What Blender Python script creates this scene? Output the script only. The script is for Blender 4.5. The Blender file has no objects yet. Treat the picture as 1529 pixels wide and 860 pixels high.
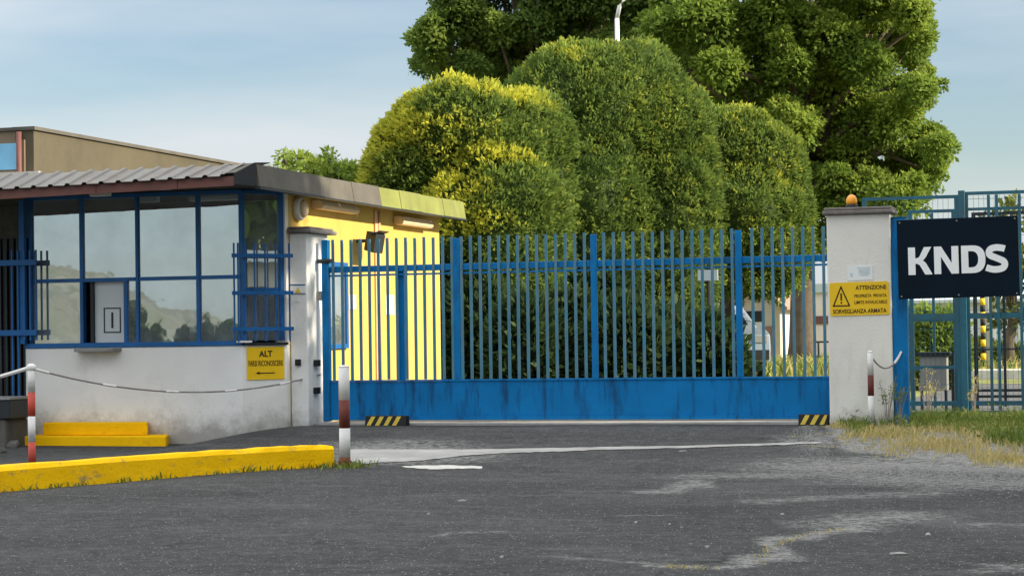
import bpy, math, random
import numpy as np
from mathutils import Vector, Matrix
random.seed(7); RNG = np.random.default_rng(11)
sc = bpy.context.scene
C = sc.collection
R = math.radians

# ------------------------------------------------------------------ camera
F = 3200.0; TH = R(16.3); ROLL = .0145; HZ = 500.0; EYE = 1.1      # focal px (1529 wide), yaw, roll, horizon row, eye height
PIT = math.atan((HZ - 430) / F)
def ray(px, py):
    x = px - 764.5; y = 430 - py
    c, s = math.cos(ROLL), math.sin(ROLL)
    x, y = c * x + s * y, -s * x + c * y
    d = (x / F, 1.0, y / F)
    cp, sp = math.cos(PIT), math.sin(PIT)
    d = (d[0], d[1] * cp - d[2] * sp, d[1] * sp + d[2] * cp)
    ct, st = math.cos(TH), math.sin(TH)
    return Vector((d[0] * ct - d[1] * st, d[0] * st + d[1] * ct, d[2]))
EYEP = Vector((0, 0, EYE))
def onz(px, py, z=0.0):
    r = ray(px, py); return EYEP + r * ((z - EYE) / r.z)
def ony(px, py, y):
    r = ray(px, py); return EYEP + r * (y / r.y)
def onx(px, py, x):
    r = ray(px, py); return EYEP + r * (x / r.x)
def far(px, py, d): return EYEP + ray(px, py) * d

cam_d = bpy.data.cameras.new('camera'); cam = bpy.data.objects.new('camera', cam_d); C.objects.link(cam)
cam_d.sensor_width = 36; cam_d.lens = F / 1529 * 36; cam_d.clip_end = 9000; cam_d.clip_start = .1
fw = ray(764.5, 430).normalized(); rt = (ray(765.5, 430) - ray(764.5, 430)).normalized(); up = rt.cross(fw).normalized()
cam.matrix_world = Matrix(((rt.x, up.x, -fw.x, 0), (rt.y, up.y, -fw.y, 0), (rt.z, up.z, -fw.z, EYE), (0, 0, 0, 1)))
sc.camera = cam

# ------------------------------------------------------------------ sky, sun, exposure
SUN_EL, SUN_AZ = R(27), R(1)           # azimuth from +X towards +Y
sdir = Vector((math.cos(SUN_AZ) * math.cos(SUN_EL), math.sin(SUN_AZ) * math.cos(SUN_EL), math.sin(SUN_EL)))
w = bpy.data.worlds.new('World'); sc.world = w; w.use_nodes = True
nt = w.node_tree; N = nt.nodes; L = nt.links
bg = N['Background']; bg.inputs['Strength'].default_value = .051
sky = N.new('ShaderNodeTexSky'); sky.sky_type = 'NISHITA'; sky.sun_disc = False
sky.sun_elevation = SUN_EL; sky.sun_rotation = math.atan2(sdir.x, sdir.y); sky.air_density = 1.0; sky.dust_density = .7; sky.ozone_density = 2.0
tc = N.new('ShaderNodeTexCoord'); mp = N.new('ShaderNodeMapping'); mp.inputs['Scale'].default_value = (1.2, 1.2, 5.5); mp.inputs['Location'].default_value = (3.1, .7, .25)
nz = N.new('ShaderNodeTexNoise'); nz.inputs['Scale'].default_value = 1.9; nz.inputs['Detail'].default_value = 5; nz.inputs['Roughness'].default_value = .5
rp = N.new('ShaderNodeValToRGB'); rp.color_ramp.elements[0].position = .32; rp.color_ramp.elements[0].color = (.03, .03, .03, 1)
rp.color_ramp.elements[1].position = .57; rp.color_ramp.elements[1].color = (.9, .9, .9, 1)
mx = N.new('ShaderNodeMix'); mx.data_type = 'RGBA'; 
sep = N.new('ShaderNodeSeparateXYZ'); L.new(tc.outputs['Generated'], sep.inputs[0])
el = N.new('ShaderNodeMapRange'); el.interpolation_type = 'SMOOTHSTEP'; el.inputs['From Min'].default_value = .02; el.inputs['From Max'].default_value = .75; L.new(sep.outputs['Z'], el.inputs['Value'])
cc0 = N.new('ShaderNodeMix'); cc0.data_type = 'RGBA'; cc0.inputs['A'].default_value = (5.3, 5.65, 5.9, 1); cc0.inputs['B'].default_value = (14.5, 14.9, 15.2, 1)   # veil of cloud; unseen overhead part made brighter to lift the shaded surfaces
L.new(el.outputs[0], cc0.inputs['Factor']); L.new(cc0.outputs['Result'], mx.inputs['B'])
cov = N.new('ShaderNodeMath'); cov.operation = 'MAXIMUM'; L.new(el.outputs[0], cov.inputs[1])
L.new(tc.outputs['Generated'], mp.inputs['Vector']); L.new(mp.outputs[0], nz.inputs['Vector']); L.new(nz.outputs['Fac'], rp.inputs['Fac'])
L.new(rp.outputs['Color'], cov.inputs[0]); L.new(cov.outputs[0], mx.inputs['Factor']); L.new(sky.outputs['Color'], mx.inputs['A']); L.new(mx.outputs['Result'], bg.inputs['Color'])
sun_d = bpy.data.lights.new('sun', 'SUN'); sun_d.energy = 3.1; sun_d.angle = R(.5); sun_d.color = (1, .87, .66)
sun = bpy.data.objects.new('sun', sun_d); C.objects.link(sun); sun.rotation_euler = sdir.to_track_quat('Z', 'Y').to_euler(); sun.location = (20, 30, 40)
vs = sc.view_settings; vs.view_transform = 'Standard'; vs.look = 'None'; vs.exposure = 1.42; vs.gamma = 1; vs.use_curve_mapping = False

# ------------------------------------------------------------------ materials
MATS = {}
def node(nt, t, **kw):
    n = nt.nodes.new(t)
    for k, v in kw.items():
        if k in n.inputs.keys(): n.inputs[k].default_value = v
        else: setattr(n, k, v)
    return n
def pm(name, col, rough=.75, var=.18, scale=2.5, bump=.15, bscale=60, metal=0, stain=None, stain_amt=.5, stain_scale=(1.5, 1.5, .35), stain_lo=.5, stain_hi=.72, spec=.35, splash=False):
    m = bpy.data.materials.new(name); m.use_nodes = True; t = m.node_tree; b = t.nodes['Principled BSDF']
    g = node(t, 'ShaderNodeNewGeometry')
    n1 = node(t, 'ShaderNodeTexNoise', Scale=scale, Detail=6.0, Roughness=.62); t.links.new(g.outputs['Position'], n1.inputs['Vector'])
    r = node(t, 'ShaderNodeMapRange'); r.inputs['From Min'].default_value = .25; r.inputs['From Max'].default_value = .75
    r.inputs['To Min'].default_value = 1 - var; r.inputs['To Max'].default_value = 1 + var
    t.links.new(n1.outputs['Fac'], r.inputs['Value'])
    mul = node(t, 'ShaderNodeMix', data_type='RGBA', blend_type='MULTIPLY'); mul.inputs['Factor'].default_value = 1
    mul.inputs['A'].default_value = (*col, 1); t.links.new(r.outputs[0], mul.inputs['B'])
    out = mul.outputs['Result']
    if stain:
        mpn = node(t, 'ShaderNodeMapping', Scale=stain_scale); t.links.new(g.outputs['Position'], mpn.inputs['Vector'])
        n3 = node(t, 'ShaderNodeTexNoise', Scale=2.2, Detail=8.0, Roughness=.68); t.links.new(mpn.outputs[0], n3.inputs['Vector'])
        rr = node(t, 'ShaderNodeMapRange'); rr.inputs['From Min'].default_value = stain_lo; rr.inputs['From Max'].default_value = stain_hi; rr.inputs['To Max'].default_value = stain_amt
        t.links.new(n3.outputs['Fac'], rr.inputs['Value'])
        m2 = node(t, 'ShaderNodeMix', data_type='RGBA'); m2.inputs['B'].default_value = (*stain, 1)
        t.links.new(rr.outputs[0], m2.inputs['Factor']); t.links.new(out, m2.inputs['A']); out = m2.outputs['Result']
    if splash:
        sz = node(t, 'ShaderNodeSeparateXYZ'); t.links.new(g.outputs['Position'], sz.inputs[0])
        n5 = node(t, 'ShaderNodeTexNoise', Scale=7.0, Detail=6.0, Roughness=.7); t.links.new(g.outputs['Position'], n5.inputs['Vector'])
        ad = node(t, 'ShaderNodeMath', operation='MULTIPLY_ADD'); t.links.new(n5.outputs['Fac'], ad.inputs[0]); ad.inputs[1].default_value = -.5; t.links.new(sz.outputs['Z'], ad.inputs[2])
        r5 = node(t, 'ShaderNodeMapRange'); r5.inputs['From Min'].default_value = -.16; r5.inputs['From Max'].default_value = .10; r5.inputs['To Min'].default_value = .75; r5.inputs['To Max'].default_value = 0
        t.links.new(ad.outputs[0], r5.inputs['Value']); m5 = node(t, 'ShaderNodeMix', data_type='RGBA'); m5.inputs['B'].default_value = (.24, .22, .19, 1); t.links.new(r5.outputs[0], m5.inputs['Factor']); t.links.new(out, m5.inputs['A']); out = m5.outputs['Result']
    t.links.new(out, b.inputs['Base Color'])
    b.inputs['Roughness'].default_value = rough; b.inputs['Metallic'].default_value = metal; b.inputs['Specular IOR Level'].default_value = spec
    if bump:
        n2 = node(t, 'ShaderNodeTexNoise', Scale=bscale, Detail=4.0); t.links.new(g.outputs['Position'], n2.inputs['Vector'])
        bp = node(t, 'ShaderNodeBump', Strength=bump, Distance=.01); t.links.new(n2.outputs['Fac'], bp.inputs['Height']); t.links.new(bp.outputs[0], b.inputs['Normal'])
    MATS[name] = m; return m
pm('gate_blue', (.003, .165, .43), .45, .2, 3, .1, 90, spec=.15, stain=(.012, .06, .15), stain_amt=.75, stain_scale=(3, 3, .8), stain_lo=.52)
pm('panel_blue', (.003, .165, .43), .5, .22, 2, .12, 60, spec=.15, stain=(.008, .05, .14), stain_amt=.85, stain_scale=(5, 5, .6), stain_lo=.5, stain_hi=.66)
pm('bar_blue', (.05, .20, .30), .5, .22, 4, .1, 90, stain=(.17, .22, .24), stain_amt=.7, stain_scale=(4, 4, 2), stain_lo=.42)
pm('frame_blue', (.008, .11, .33), .45, .2, 4, .08, 80, stain=(.02, .05, .09), stain_amt=.6)
pm('teal_fence', (.025, .13, .19), .55, .25, 4, .1, 80, stain=(.07, .075, .07), stain_amt=.7, stain_lo=.46)
pm('dark_metal', (.02, .025, .03), .5, .2, 5, .1, 80)
pm('booth_plaster', (.80, .795, .775), .9, .07, 1.3, .35, 55, splash=True, stain=(.48, .46, .42), stain_amt=.6, stain_scale=(1.2, 1.2, .9), stain_lo=.54, stain_hi=.8)
pm('pillar_plaster', (.77, .745, .69), .9, .07, 1.6, .3, 60, splash=True, stain=(.52, .49, .43), stain_amt=.55, stain_scale=(2, 2, .5), stain_lo=.52, stain_hi=.8)
pm('cap_stone', (.20, .18, .165), .9, .3, 6, .5, 40, stain=(.07, .065, .06), stain_amt=.7)
pm('yellow_plaster', (.60, .41, .10), .9, .10, 1.5, .25, 50, splash=True, stain=(.44, .28, .07), stain_amt=.6, stain_lo=.56)
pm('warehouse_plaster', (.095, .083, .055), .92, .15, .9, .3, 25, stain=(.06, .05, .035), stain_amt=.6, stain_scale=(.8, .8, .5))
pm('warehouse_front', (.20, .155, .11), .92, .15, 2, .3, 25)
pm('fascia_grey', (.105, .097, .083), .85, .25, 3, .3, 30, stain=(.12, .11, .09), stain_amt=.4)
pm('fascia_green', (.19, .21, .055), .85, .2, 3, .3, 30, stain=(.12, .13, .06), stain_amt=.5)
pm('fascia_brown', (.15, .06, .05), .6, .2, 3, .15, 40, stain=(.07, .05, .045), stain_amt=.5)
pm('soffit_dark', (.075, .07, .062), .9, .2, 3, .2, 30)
pm('roof_metal', (.20, .19, .175), .6, .2, 2.5, .15, 40, stain=(.16, .11, .075), stain_amt=.7, stain_scale=(3, .5, 1), stain_lo=.48)
pm('kerb_yellow', (.92, .53, .004), .75, .12, 3, .5, 35, spec=.08, stain=(.24, .19, .10), stain_amt=.8, stain_scale=(2.5, 2.5, 5), stain_lo=.56, stain_hi=.68)
pm('step_yellow', (.92, .52, .004), .75, .1, 3, .4, 35, spec=.08, stain=(.4, .23, .02), stain_amt=.5, stain_scale=(3, 3, 4), stain_lo=.56)
pm('sign_yellow', (.85, .54, .01), .5, .06, 5, .02, 60)
pm('sign_text', (.05, .018, .006), .6, .1, 5, 0)
pm('sign_white', (.8, .81, .8), .5, .06, 8, .02, 60)
pm('sign_grey', (.5, .6, .64), .6, .1, 8, 0)
pm('navy', (.0012, .008, .018), .4, .3, 3, .03, 40, spec=.12)
pm('letter_white', (.90, .91, .92), .5, .04, 5, 0)
pm('post_white', (.72, .71, .69), .6, .12, 8, .2, 60, stain=(.35, .3, .26), stain_amt=.6, stain_scale=(6, 6, 5), stain_lo=.56)
pm('post_red', (.55, .075, .05), .6, .2, 8, .2, 60, stain=(.2, .06, .04), stain_amt=.6, stain_scale=(6, 6, 5))
pm('post_maroon', (.15, .035, .025), .65, .2, 8, .2, 60, stain=(.07, .03, .025), stain_amt=.5, stain_scale=(6, 6, 5))
pm('rust', (.16, .06, .03), .85, .35, 20, .5, 60)
pm('rope_grey', (.26, .23, .22), .8, .3, 9, 0)
pm('tape_white', (.75, .72, .7), .6, .15, 9, 0)
pm('tape_red', (.5, .12, .09), .6, .15, 9, 0)
pm('black_rubber', (.012, .012, .013), .7, .3, 12, .3, 60)
pm('stripe_yellow', (.62, .46, .06), .65, .2, 12, .2, 60)
pm('concrete', (.36, .35, .33), .92, .2, 3, .5, 30, stain=(.16, .155, .15), stain_amt=.5, stain_scale=(1.4, 1.4, 1.4), stain_lo=.45, stain_hi=.7)
pm('gravel_grey', (.19, .185, .175), .95, .6, 30, 0)
pm('pale_stone', (.55, .53, .48), .9, .2, 9, .4, 40)
pm('dark_stone', (.10, .095, .085), .95, .35, 6, .7, 25)
pm('interior', (.30, .29, .27), .9, .15, 1, 0)
pm('hatch_white', (.62, .65, .66), .7, .06, 2, .03, 40)
pm('lamp_beige', (.72, .55, .36), .6, .1, 6, .03, 40)
pm('lamp_white', (.75, .75, .72), .5, .06, 6, .03, 40)
pm('conduit', (.70, .42, .24), .7, .15, 6, .1, 40)
pm('amber', (.85, .33, .01), .25, .08, 8, 0, spec=.6)
pm('bark', (.11, .085, .06), .95, .35, 6, .8, 18)
pm('car_paint', (.30, .36, .42), .3, .04, 3, 0, metal=.4)
pm('tyre', (.015, .015, .015), .85, .2, 9, .2, 60)
pm('chrome', (.6, .6, .6), .3, .05, 5, 0, metal=.9)
pm('pink_wall', (.68, .60, .56), .9, .1, .8, .2, 20, stain=(.5, .42, .38), stain_amt=.5)
pm('cream_wall', (.62, .54, .40), .9, .1, .8, .2, 20)
pm('tile_roof', (.34, .20, .15), .9, .25, 3, .4, 20)
pm('pole_white', (.7, .72, .72), .5, .06, 3, .03, 40)
pm('blue_panel', (.20, .48, .72), .5, .15, 5, .03, 40, stain=(.7, .7, .66), stain_amt=.7, stain_lo=.5)
pm('cabinet_grey', (.26, .265, .255), .6, .1, 3, .1, 40)
pm('far_slat', (.45, .52, .54), .6, .1, 3, 0)
pm('asph_side', (.09, .09, .09), .92, .3, 3, .7, 70)
pm('hill_earth', (.13, .125, .105), .95, .5, .012, 0, stain=(.05, .07, .03), stain_amt=.85, stain_scale=(.02, .006, .012), stain_lo=.45)

def glass(name, tint, mix, rough=.012, dust=0.0):
    m = bpy.data.materials.new(name); m.use_nodes = True; t = m.node_tree; t.nodes.clear()
    o = node(t, 'ShaderNodeOutputMaterial'); g = node(t, 'ShaderNodeBsdfGlossy', Color=(*tint, 1), Roughness=rough); tr = node(t, 'ShaderNodeBsdfTransparent', Color=(.5, .54, .54, 1))
    geo = node(t, 'ShaderNodeNewGeometry'); nn = node(t, 'ShaderNodeTexNoise', Scale=1.6, Detail=3.0); t.links.new(geo.outputs['Position'], nn.inputs['Vector'])
    bp = node(t, 'ShaderNodeBump', Strength=.06, Distance=.02); t.links.new(nn.outputs['Fac'], bp.inputs['Height']); t.links.new(bp.outputs[0], g.inputs['Normal'])
    mxx = node(t, 'ShaderNodeMixShader'); mxx.inputs[0].default_value = mix
    t.links.new(tr.outputs[0], mxx.inputs[1]); t.links.new(g.outputs[0], mxx.inputs[2]); 
    df = node(t, 'ShaderNodeBsdfDiffuse', Color=(.50, .56, .60, 1)); m3 = node(t, 'ShaderNodeMixShader'); dn = node(t, 'ShaderNodeTexNoise', Scale=3.0, Detail=7.0, Roughness=.7); t.links.new(geo.outputs['Position'], dn.inputs['Vector'])
    dr = node(t, 'ShaderNodeMapRange'); dr.inputs['From Min'].default_value = .3; dr.inputs['From Max'].default_value = .75; dr.inputs['To Min'].default_value = dust * .5; dr.inputs['To Max'].default_value = dust * 1.9; t.links.new(dn.outputs['Fac'], dr.inputs['Value']); t.links.new(dr.outputs[0], m3.inputs[0])
    t.links.new(mxx.outputs[0], m3.inputs[1]); t.links.new(df.outputs[0], m3.inputs[2]); t.links.new(m3.outputs[0], o.inputs[0])
    MATS[name] = m
glass('window_film', (.74, .84, .88), .72, dust=.17)
glass('car_glass', (.7, .75, .8), .4)

def leafmat(name, dark, mid, light, trans=.4):
    m = bpy.data.materials.new(name); m.use_nodes = True; t = m.node_tree; t.nodes.clear()
    o = node(t, 'ShaderNodeOutputMaterial'); a = node(t, 'ShaderNodeAttribute', attribute_name='tint')
    r = node(t, 'ShaderNodeValToRGB'); e = r.color_ramp.elements; e[0].color = (*dark, 1); e[1].color = (*light, 1); e[1].position = 1
    k = e.new(.5); k.color = (*mid, 1)
    t.links.new(a.outputs['Fac'], r.inputs[0])
    d = node(t, 'ShaderNodeBsdfPrincipled', Roughness=.55); d.inputs['Specular IOR Level'].default_value = .1
    tr = node(t, 'ShaderNodeBsdfTranslucent'); ms = node(t, 'ShaderNodeMixShader'); ms.inputs[0].default_value = trans
    t.links.new(r.outputs[0], d.inputs['Base Color']); t.links.new(r.outputs[0], tr.inputs[0])
    t.links.new(d.outputs[0], ms.inputs[1]); t.links.new(tr.outputs[0], ms.inputs[2]); t.links.new(ms.outputs[0], o.inputs[0]); MATS[name] = m
leafmat('leaf_dome', (.045, .08, .022), (.17, .245, .05), (.54, .53, .06), .45)
leafmat('leaf_oak', (.08, .14, .03), (.215, .305, .05), (.36, .42, .075), .5)
leafmat('leaf_oak_dark', (.06, .105, .03), (.14, .215, .048), (.27, .34, .065), .5)
leafmat('leaf_hedge', (.02, .04, .016), (.045, .08, .028), (.09, .13, .045))
leafmat('leaf_pale', (.06, .09, .02), (.11, .14, .03), (.25, .25, .05))
leafmat('grass_mix', (.08, .15, .022), (.24, .28, .06), (.62, .48, .22), .3)

def stripes():
    m = bpy.data.materials.new('hazard_stripes'); m.use_nodes = True; t = m.node_tree; b = t.nodes['Principled BSDF']
    g = node(t, 'ShaderNodeTexCoord'); sp = node(t, 'ShaderNodeSeparateXYZ'); t.links.new(g.outputs['Object'], sp.inputs[0])
    return m
def asphalt():
    m = bpy.data.materials.new('asphalt'); m.use_nodes = True; t = m.node_tree; b = t.nodes['Principled BSDF']; lk = t.links.new
    g = node(t, 'ShaderNodeNewGeometry')
    def noise(s, d=6.0, r=.6, sc=(1, 1, 1)):
        mm = node(t, 'ShaderNodeMapping', Scale=sc); lk(g.outputs['Position'], mm.inputs['Vector'])
        n = node(t, 'ShaderNodeTexNoise', Scale=s, Detail=d, Roughness=r); lk(mm.outputs[0], n.inputs['Vector']); return n.outputs['Fac']
    def rng(x, a, bb, c, d):
        n = node(t, 'ShaderNodeMapRange'); n.inputs['From Min'].default_value = a; n.inputs['From Max'].default_value = bb; n.inputs['To Min'].default_value = c; n.inputs['To Max'].default_value = d
        lk(x, n.inputs['Value']); return n.outputs[0]
    def mix(f, a, bb, mode='MIX'):
        n = node(t, 'ShaderNodeMix', data_type='RGBA', blend_type=mode)
        for k, v in (('Factor', f), ('A', a), ('B', bb)):
            if isinstance(v, (tuple, float, int)): n.inputs[k].default_value = v
            else: lk(v, n.inputs[k])
        return n.outputs['Result']
    def math_(op, a, bb):
        n = node(t, 'ShaderNodeMath', operation=op)
        for i, v in enumerate((a, bb)):
            if isinstance(v, (float, int)): n.inputs[i].default_value = v
            else: lk(v, n.inputs[i])
        return n.outputs[0]
    big = rng(noise(.55, 5), .3, .7, .72, 1.3)
    col = mix(1.0, (.052, .053, .052, 1), big, 'MULTIPLY')
    col = mix(1.0, col, rng(noise(38, 3, .7), .3, .7, .62, 1.4), 'MULTIPLY')
    col = mix(1.0, col, rng(noise(110, 2, .7), .3, .7, .62, 1.4), 'MULTIPLY')
    col = mix(1.0, col, rng(noise(7, 6, .75), .3, .7, .60, 1.42), 'MULTIPLY')
    col = mix(1.0, col, rng(noise(16, 5, .75), .3, .7, .66, 1.36), 'MULTIPLY')
    ve = node(t, 'ShaderNodeTexVoronoi', Scale=.55, feature='DISTANCE_TO_EDGE'); wv = node(t, 'ShaderNodeVectorMath', operation='ADD'); nv_ = node(t, 'ShaderNodeTexNoise', Scale=1.7, Detail=6.0); lk(g.outputs['Position'], nv_.inputs['Vector'])
    lk(g.outputs['Position'], wv.inputs[0]); lk(nv_.outputs['Color'], wv.inputs[1]); lk(wv.outputs[0], ve.inputs['Vector'])
    col = mix(math_('MULTIPLY', rng(ve.outputs['Distance'], .004, .012, .8, 0), rng(noise(.8, 3), .5, .6, 0, 1)), col, (.02, .02, .02, 1))
    col = mix(rng(noise(.9, 4, .6, (1, 1, 1)), .6, .72, 0, .45), col, (.04, .04, .041, 1))
    # tyre scuffs run across the mouth of the drive
    col = mix(rng(noise(2.2, 7, .7, (.45, 1.6, 1)), .54, .78, 0, .42), col, (.20, .20, .20, 1))
    # pale bits of grit
    v = node(t, 'ShaderNodeTexVoronoi', Scale=9.0); lk(g.outputs['Position'], v.inputs['Vector'])
    col = mix(rng(v.outputs['Distance'], .05, .08, .6, 0), col, (.30, .30, .29, 1))
    a = node(t, 'ShaderNodeAttribute', attribute_name='wear')
    br = rng(noise(13, 8, .85), .36, .62, -.7, .6)
    wf = rng(math_('ADD', a.outputs['Fac'], math_('MULTIPLY', br, rng(a.outputs['Fac'], .02, .3, 0, 1))), .15, .8, 0, .85)
    sand = mix(rng(noise(60, 4), .35, .65, 0, 1), (.17, .167, .16, 1), (.38, .37, .35, 1))
    col = mix(wf, col, sand)
    lk(col, b.inputs['Base Color']); b.inputs['Roughness'].default_value = .93; b.inputs['Specular IOR Level'].default_value = .2
    bp = node(t, 'ShaderNodeBump', Strength=.7, Distance=.012); lk(math_('ADD', noise(85, 4, .7), math_('MULTIPLY', noise(9, 3), .8)), bp.inputs['Height']); lk(bp.outputs[0], b.inputs['Normal'])
    MATS['asphalt'] = m
asphalt()
pm('lawn', (.14, .16, .04), .95, .45, 1.3, .6, 12, stain=(.28, .23, .10), stain_amt=.8, stain_scale=(.25, .25, .25), stain_lo=.45)
pm('terrain', (.09, .10, .05), .95, .4, .05, .3, 4, stain=(.10, .10, .10), stain_amt=.8, stain_scale=(.02, .02, .02))

# ------------------------------------------------------------------ mesh helpers
class MB:
    def __init__(s): s.v = []; s.f = []
    def face(s, pts):
        n = len(s.v); s.v += [tuple(p) for p in pts]; s.f.append(tuple(range(n, n + len(pts)))); return s
    def box(s, x0, x1, y0, y1, z0, z1):
        n = len(s.v); s.v += [(x, y, z) for z in (z0, z1) for y in (y0, y1) for x in (x0, x1)]
        s.f += [tuple(n + i for i in q) for q in ((0, 2, 3, 1), (4, 5, 7, 6), (0, 1, 5, 4), (2, 6, 7, 3), (0, 4, 6, 2), (1, 3, 7, 5))]; return s
    def obox(s, c, ax, ay, az):           # half vectors
        c = Vector(c); ax = Vector(ax); ay = Vector(ay); az = Vector(az); n = len(s.v)
        s.v += [tuple(c + i * ax + j * ay + k * az) for k in (-1, 1) for j in (-1, 1) for i in (-1, 1)]
        s.f += [tuple(n + i for i in q) for q in ((0, 2, 3, 1), (4, 5, 7, 6), (0, 1, 5, 4), (2, 6, 7, 3), (0, 4, 6, 2), (1, 3, 7, 5))]; return s
    def prism(s, poly, ext):
        ext = Vector(ext); n = len(s.v); k = len(poly)
        s.v += [tuple(Vector(p)) for p in poly] + [tuple(Vector(p) + ext) for p in poly]
        s.f.append(tuple(range(n + k - 1, n - 1, -1))); s.f.append(tuple(range(n + k, n + 2 * k)))
        for i in range(k): j = (i + 1) % k; s.f.append((n + i, n + j, n + k + j, n + k + i))
        return s
    def tube(s, pts, rad, n=8, cap=True):
        pts = [Vector(p) for p in pts]; rad = rad if isinstance(rad, (list, tuple)) else [rad] * len(pts); b = len(s.v)
        for i, p in enumerate(pts):
            d = (pts[min(i + 1, len(pts) - 1)] - pts[max(i - 1, 0)]).normalized()
            a = d.cross(Vector((0, 0, 1)) if abs(d.z) < .9 else Vector((1, 0, 0))).normalized(); e = d.cross(a)
            for k in range(n):
                t = 2 * math.pi * k / n; s.v.append(tuple(p + (a * math.cos(t) + e * math.sin(t)) * rad[i]))
        for i in range(len(pts) - 1):
            for k in range(n):
                k2 = (k + 1) % n; s.f.append((b + i * n + k, b + i * n + k2, b + (i + 1) * n + k2, b + (i + 1) * n + k))
        if cap: s.f.append(tuple(b + k for k in range(n))[::-1]); s.f.append(tuple(b + (len(pts) - 1) * n + k for k in range(n)))
        return s
    def lathe(s, c, prof, n=16, axis=None):
        return s.tube([Vector(c) + (axis or Vector((0, 0, 1))) * h for r, h in prof], [r for r, h in prof], n)
    def strip(s, a, b):
        n = len(s.v); k = len(a); s.v += [tuple(p) for p in a] + [tuple(p) for p in b]
        for i in range(k - 1): s.f.append((n + i, n + i + 1, n + k + i + 1, n + k + i))
        return s
    def mesh(s, name, mat, org=(0, 0, 0), smooth=False):
        me = bpy.data.meshes.new(name); o = Vector(org)
        me.from_pydata([tuple(Vector(p) - o) for p in s.v], [], s.f); me.update()
        if mat: me.materials.append(MATS[mat])
        if smooth: me.shade_smooth()
        return me
def link(name, me, parent=None, loc=(0, 0, 0)):
    o = bpy.data.objects.new(name, me); C.objects.link(o); o.location = loc
    if parent: o.parent = parent
    return o
def orgof(p):
    o = Vector((0, 0, 0))
    while p: o += p.location; p = p.parent
    return o
def part(name, mb, mat, parent, smooth=False, bevel=0, label=None):
    me = mb.mesh(name, mat, orgof(parent), smooth); ob = link(name, me, parent)
    if bevel: bv = ob.modifiers.new('Bevel', 'BEVEL'); bv.width = bevel; bv.segments = 2; bv.limit_method = 'ANGLE'
    if label: ob['label'] = label
    return ob
def tag(o, label, cat, group=None, kind=None):
    if kind: o['kind'] = kind
    if label: o['label'] = label
    if cat: o['category'] = cat
    if group: o['group'] = group
    return o
def thing(name, label, cat, loc, group=None):
    o = link(name, None, None, loc); o.empty_display_size = .2; return tag(o, label, cat, group)
def solo(name, mb, mat, label, cat, group=None, smooth=False, bevel=0):
    vs_ = np.array(mb.v); org = ((vs_[:, 0].min() + vs_[:, 0].max()) / 2, (vs_[:, 1].min() + vs_[:, 1].max()) / 2, vs_[:, 2].min())
    o = link(name, mb.mesh(name, mat, org, smooth), None, org)
    if bevel: bv = o.modifiers.new('Bevel', 'BEVEL'); bv.width = bevel; bv.segments = 2; bv.limit_method = 'ANGLE'
    return tag(o, label, cat, group)
def struct(name, mb, mat, bevel=0, smooth=False):
    o = link(name, mb.mesh(name, mat, (0, 0, 0), smooth)); o['kind'] = 'structure'
    if bevel: bv = o.modifiers.new('Bevel', 'BEVEL'); bv.width = bevel; bv.segments = 2; bv.limit_method = 'ANGLE'
    return o
def text_verts(s, off=0.0):
    cu = bpy.data.curves.new('t', 'FONT'); cu.body = s; cu.size = 1; cu.offset = off; cu.resolution_u = 3; cu.extrude = .01
    ob = bpy.data.objects.new('t', cu); C.objects.link(ob); dg = bpy.context.evaluated_depsgraph_get(); dg.update()
    me = bpy.data.meshes.new_from_object(ob.evaluated_get(dg)); v = [tuple(x.co) for x in me.vertices]; f = [tuple(p.vertices) for p in me.polygons]
    bpy.data.objects.remove(ob); bpy.data.curves.remove(cu); bpy.data.meshes.remove(me); return v, f
def lettering(name, s, cx, cz, wid, hei, o, rx, up_, nrm, mat, parent, off=0.0, th=.002):
    """text fitted to wid x hei around (cx, cz) on the plane o, rx, up_, standing th proud along nrm"""
    v, f = text_verts(s, off); a = np.array(v); lo = a.min(0); hi = a.max(0); mb = MB()
    for p in v:
        x = cx + ((p[0] - lo[0]) / (hi[0] - lo[0]) - .5) * wid; z = cz + ((p[1] - lo[1]) / (hi[1] - lo[1]) - .5) * hei
        mb.v.append(tuple(o + rx * x + up_ * z + nrm * (th if p[2] > 0 else -th * .2)))
    mb.f = f; return part(name, mb, mat, parent)

# ------------------------------------------------------------------ ground
def sst(a, b, x):
    t = np.clip((x - a) / (b - a), 0, 1); return t * t * (3 - 2 * t)
GZ = .165
def gz(x, y):
    x = np.asarray(x, float); y = np.asarray(y, float)
    m = np.maximum(sst(-9.7, -8.55, x), sst(21.2, 22.0, y))
    s = sst(16.8, 21.0, y)
    return GZ * s * m + .006 * np.sin(x * 1.7 + y * .6) * np.sin(y * 1.3 - x * .4)
def onground(px, py):
    z = 0.0
    for _ in range(60): p = onz(px, py, z); z += .3 * (float(gz(p.x, p.y)) - z)
    return onz(px, py, z)
def seg_dist(px, py, pts):
    d = np.full(px.shape, 1e9)
    for (x0, y0), (x1, y1) in zip(pts[:-1], pts[1:]):
        vx, vy = x1 - x0, y1 - y0; l2 = vx * vx + vy * vy + 1e-9
        t = np.clip(((px - x0) * vx + (py - y0) * vy) / l2, 0, 1); d = np.minimum(d, np.hypot(px - x0 - t * vx, py - y0 - t * vy))
    return d
xs = np.arange(-15, 3.01, .05); ys = np.arange(7.5, 23.41, .05)
gx, gy = np.meshgrid(xs, ys); hz_ = gz(gx, gy)
wear = np.zeros_like(gx)
def gp(lst): return [(onground(a, b).x, onground(a, b).y) for a, b in lst]
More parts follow.
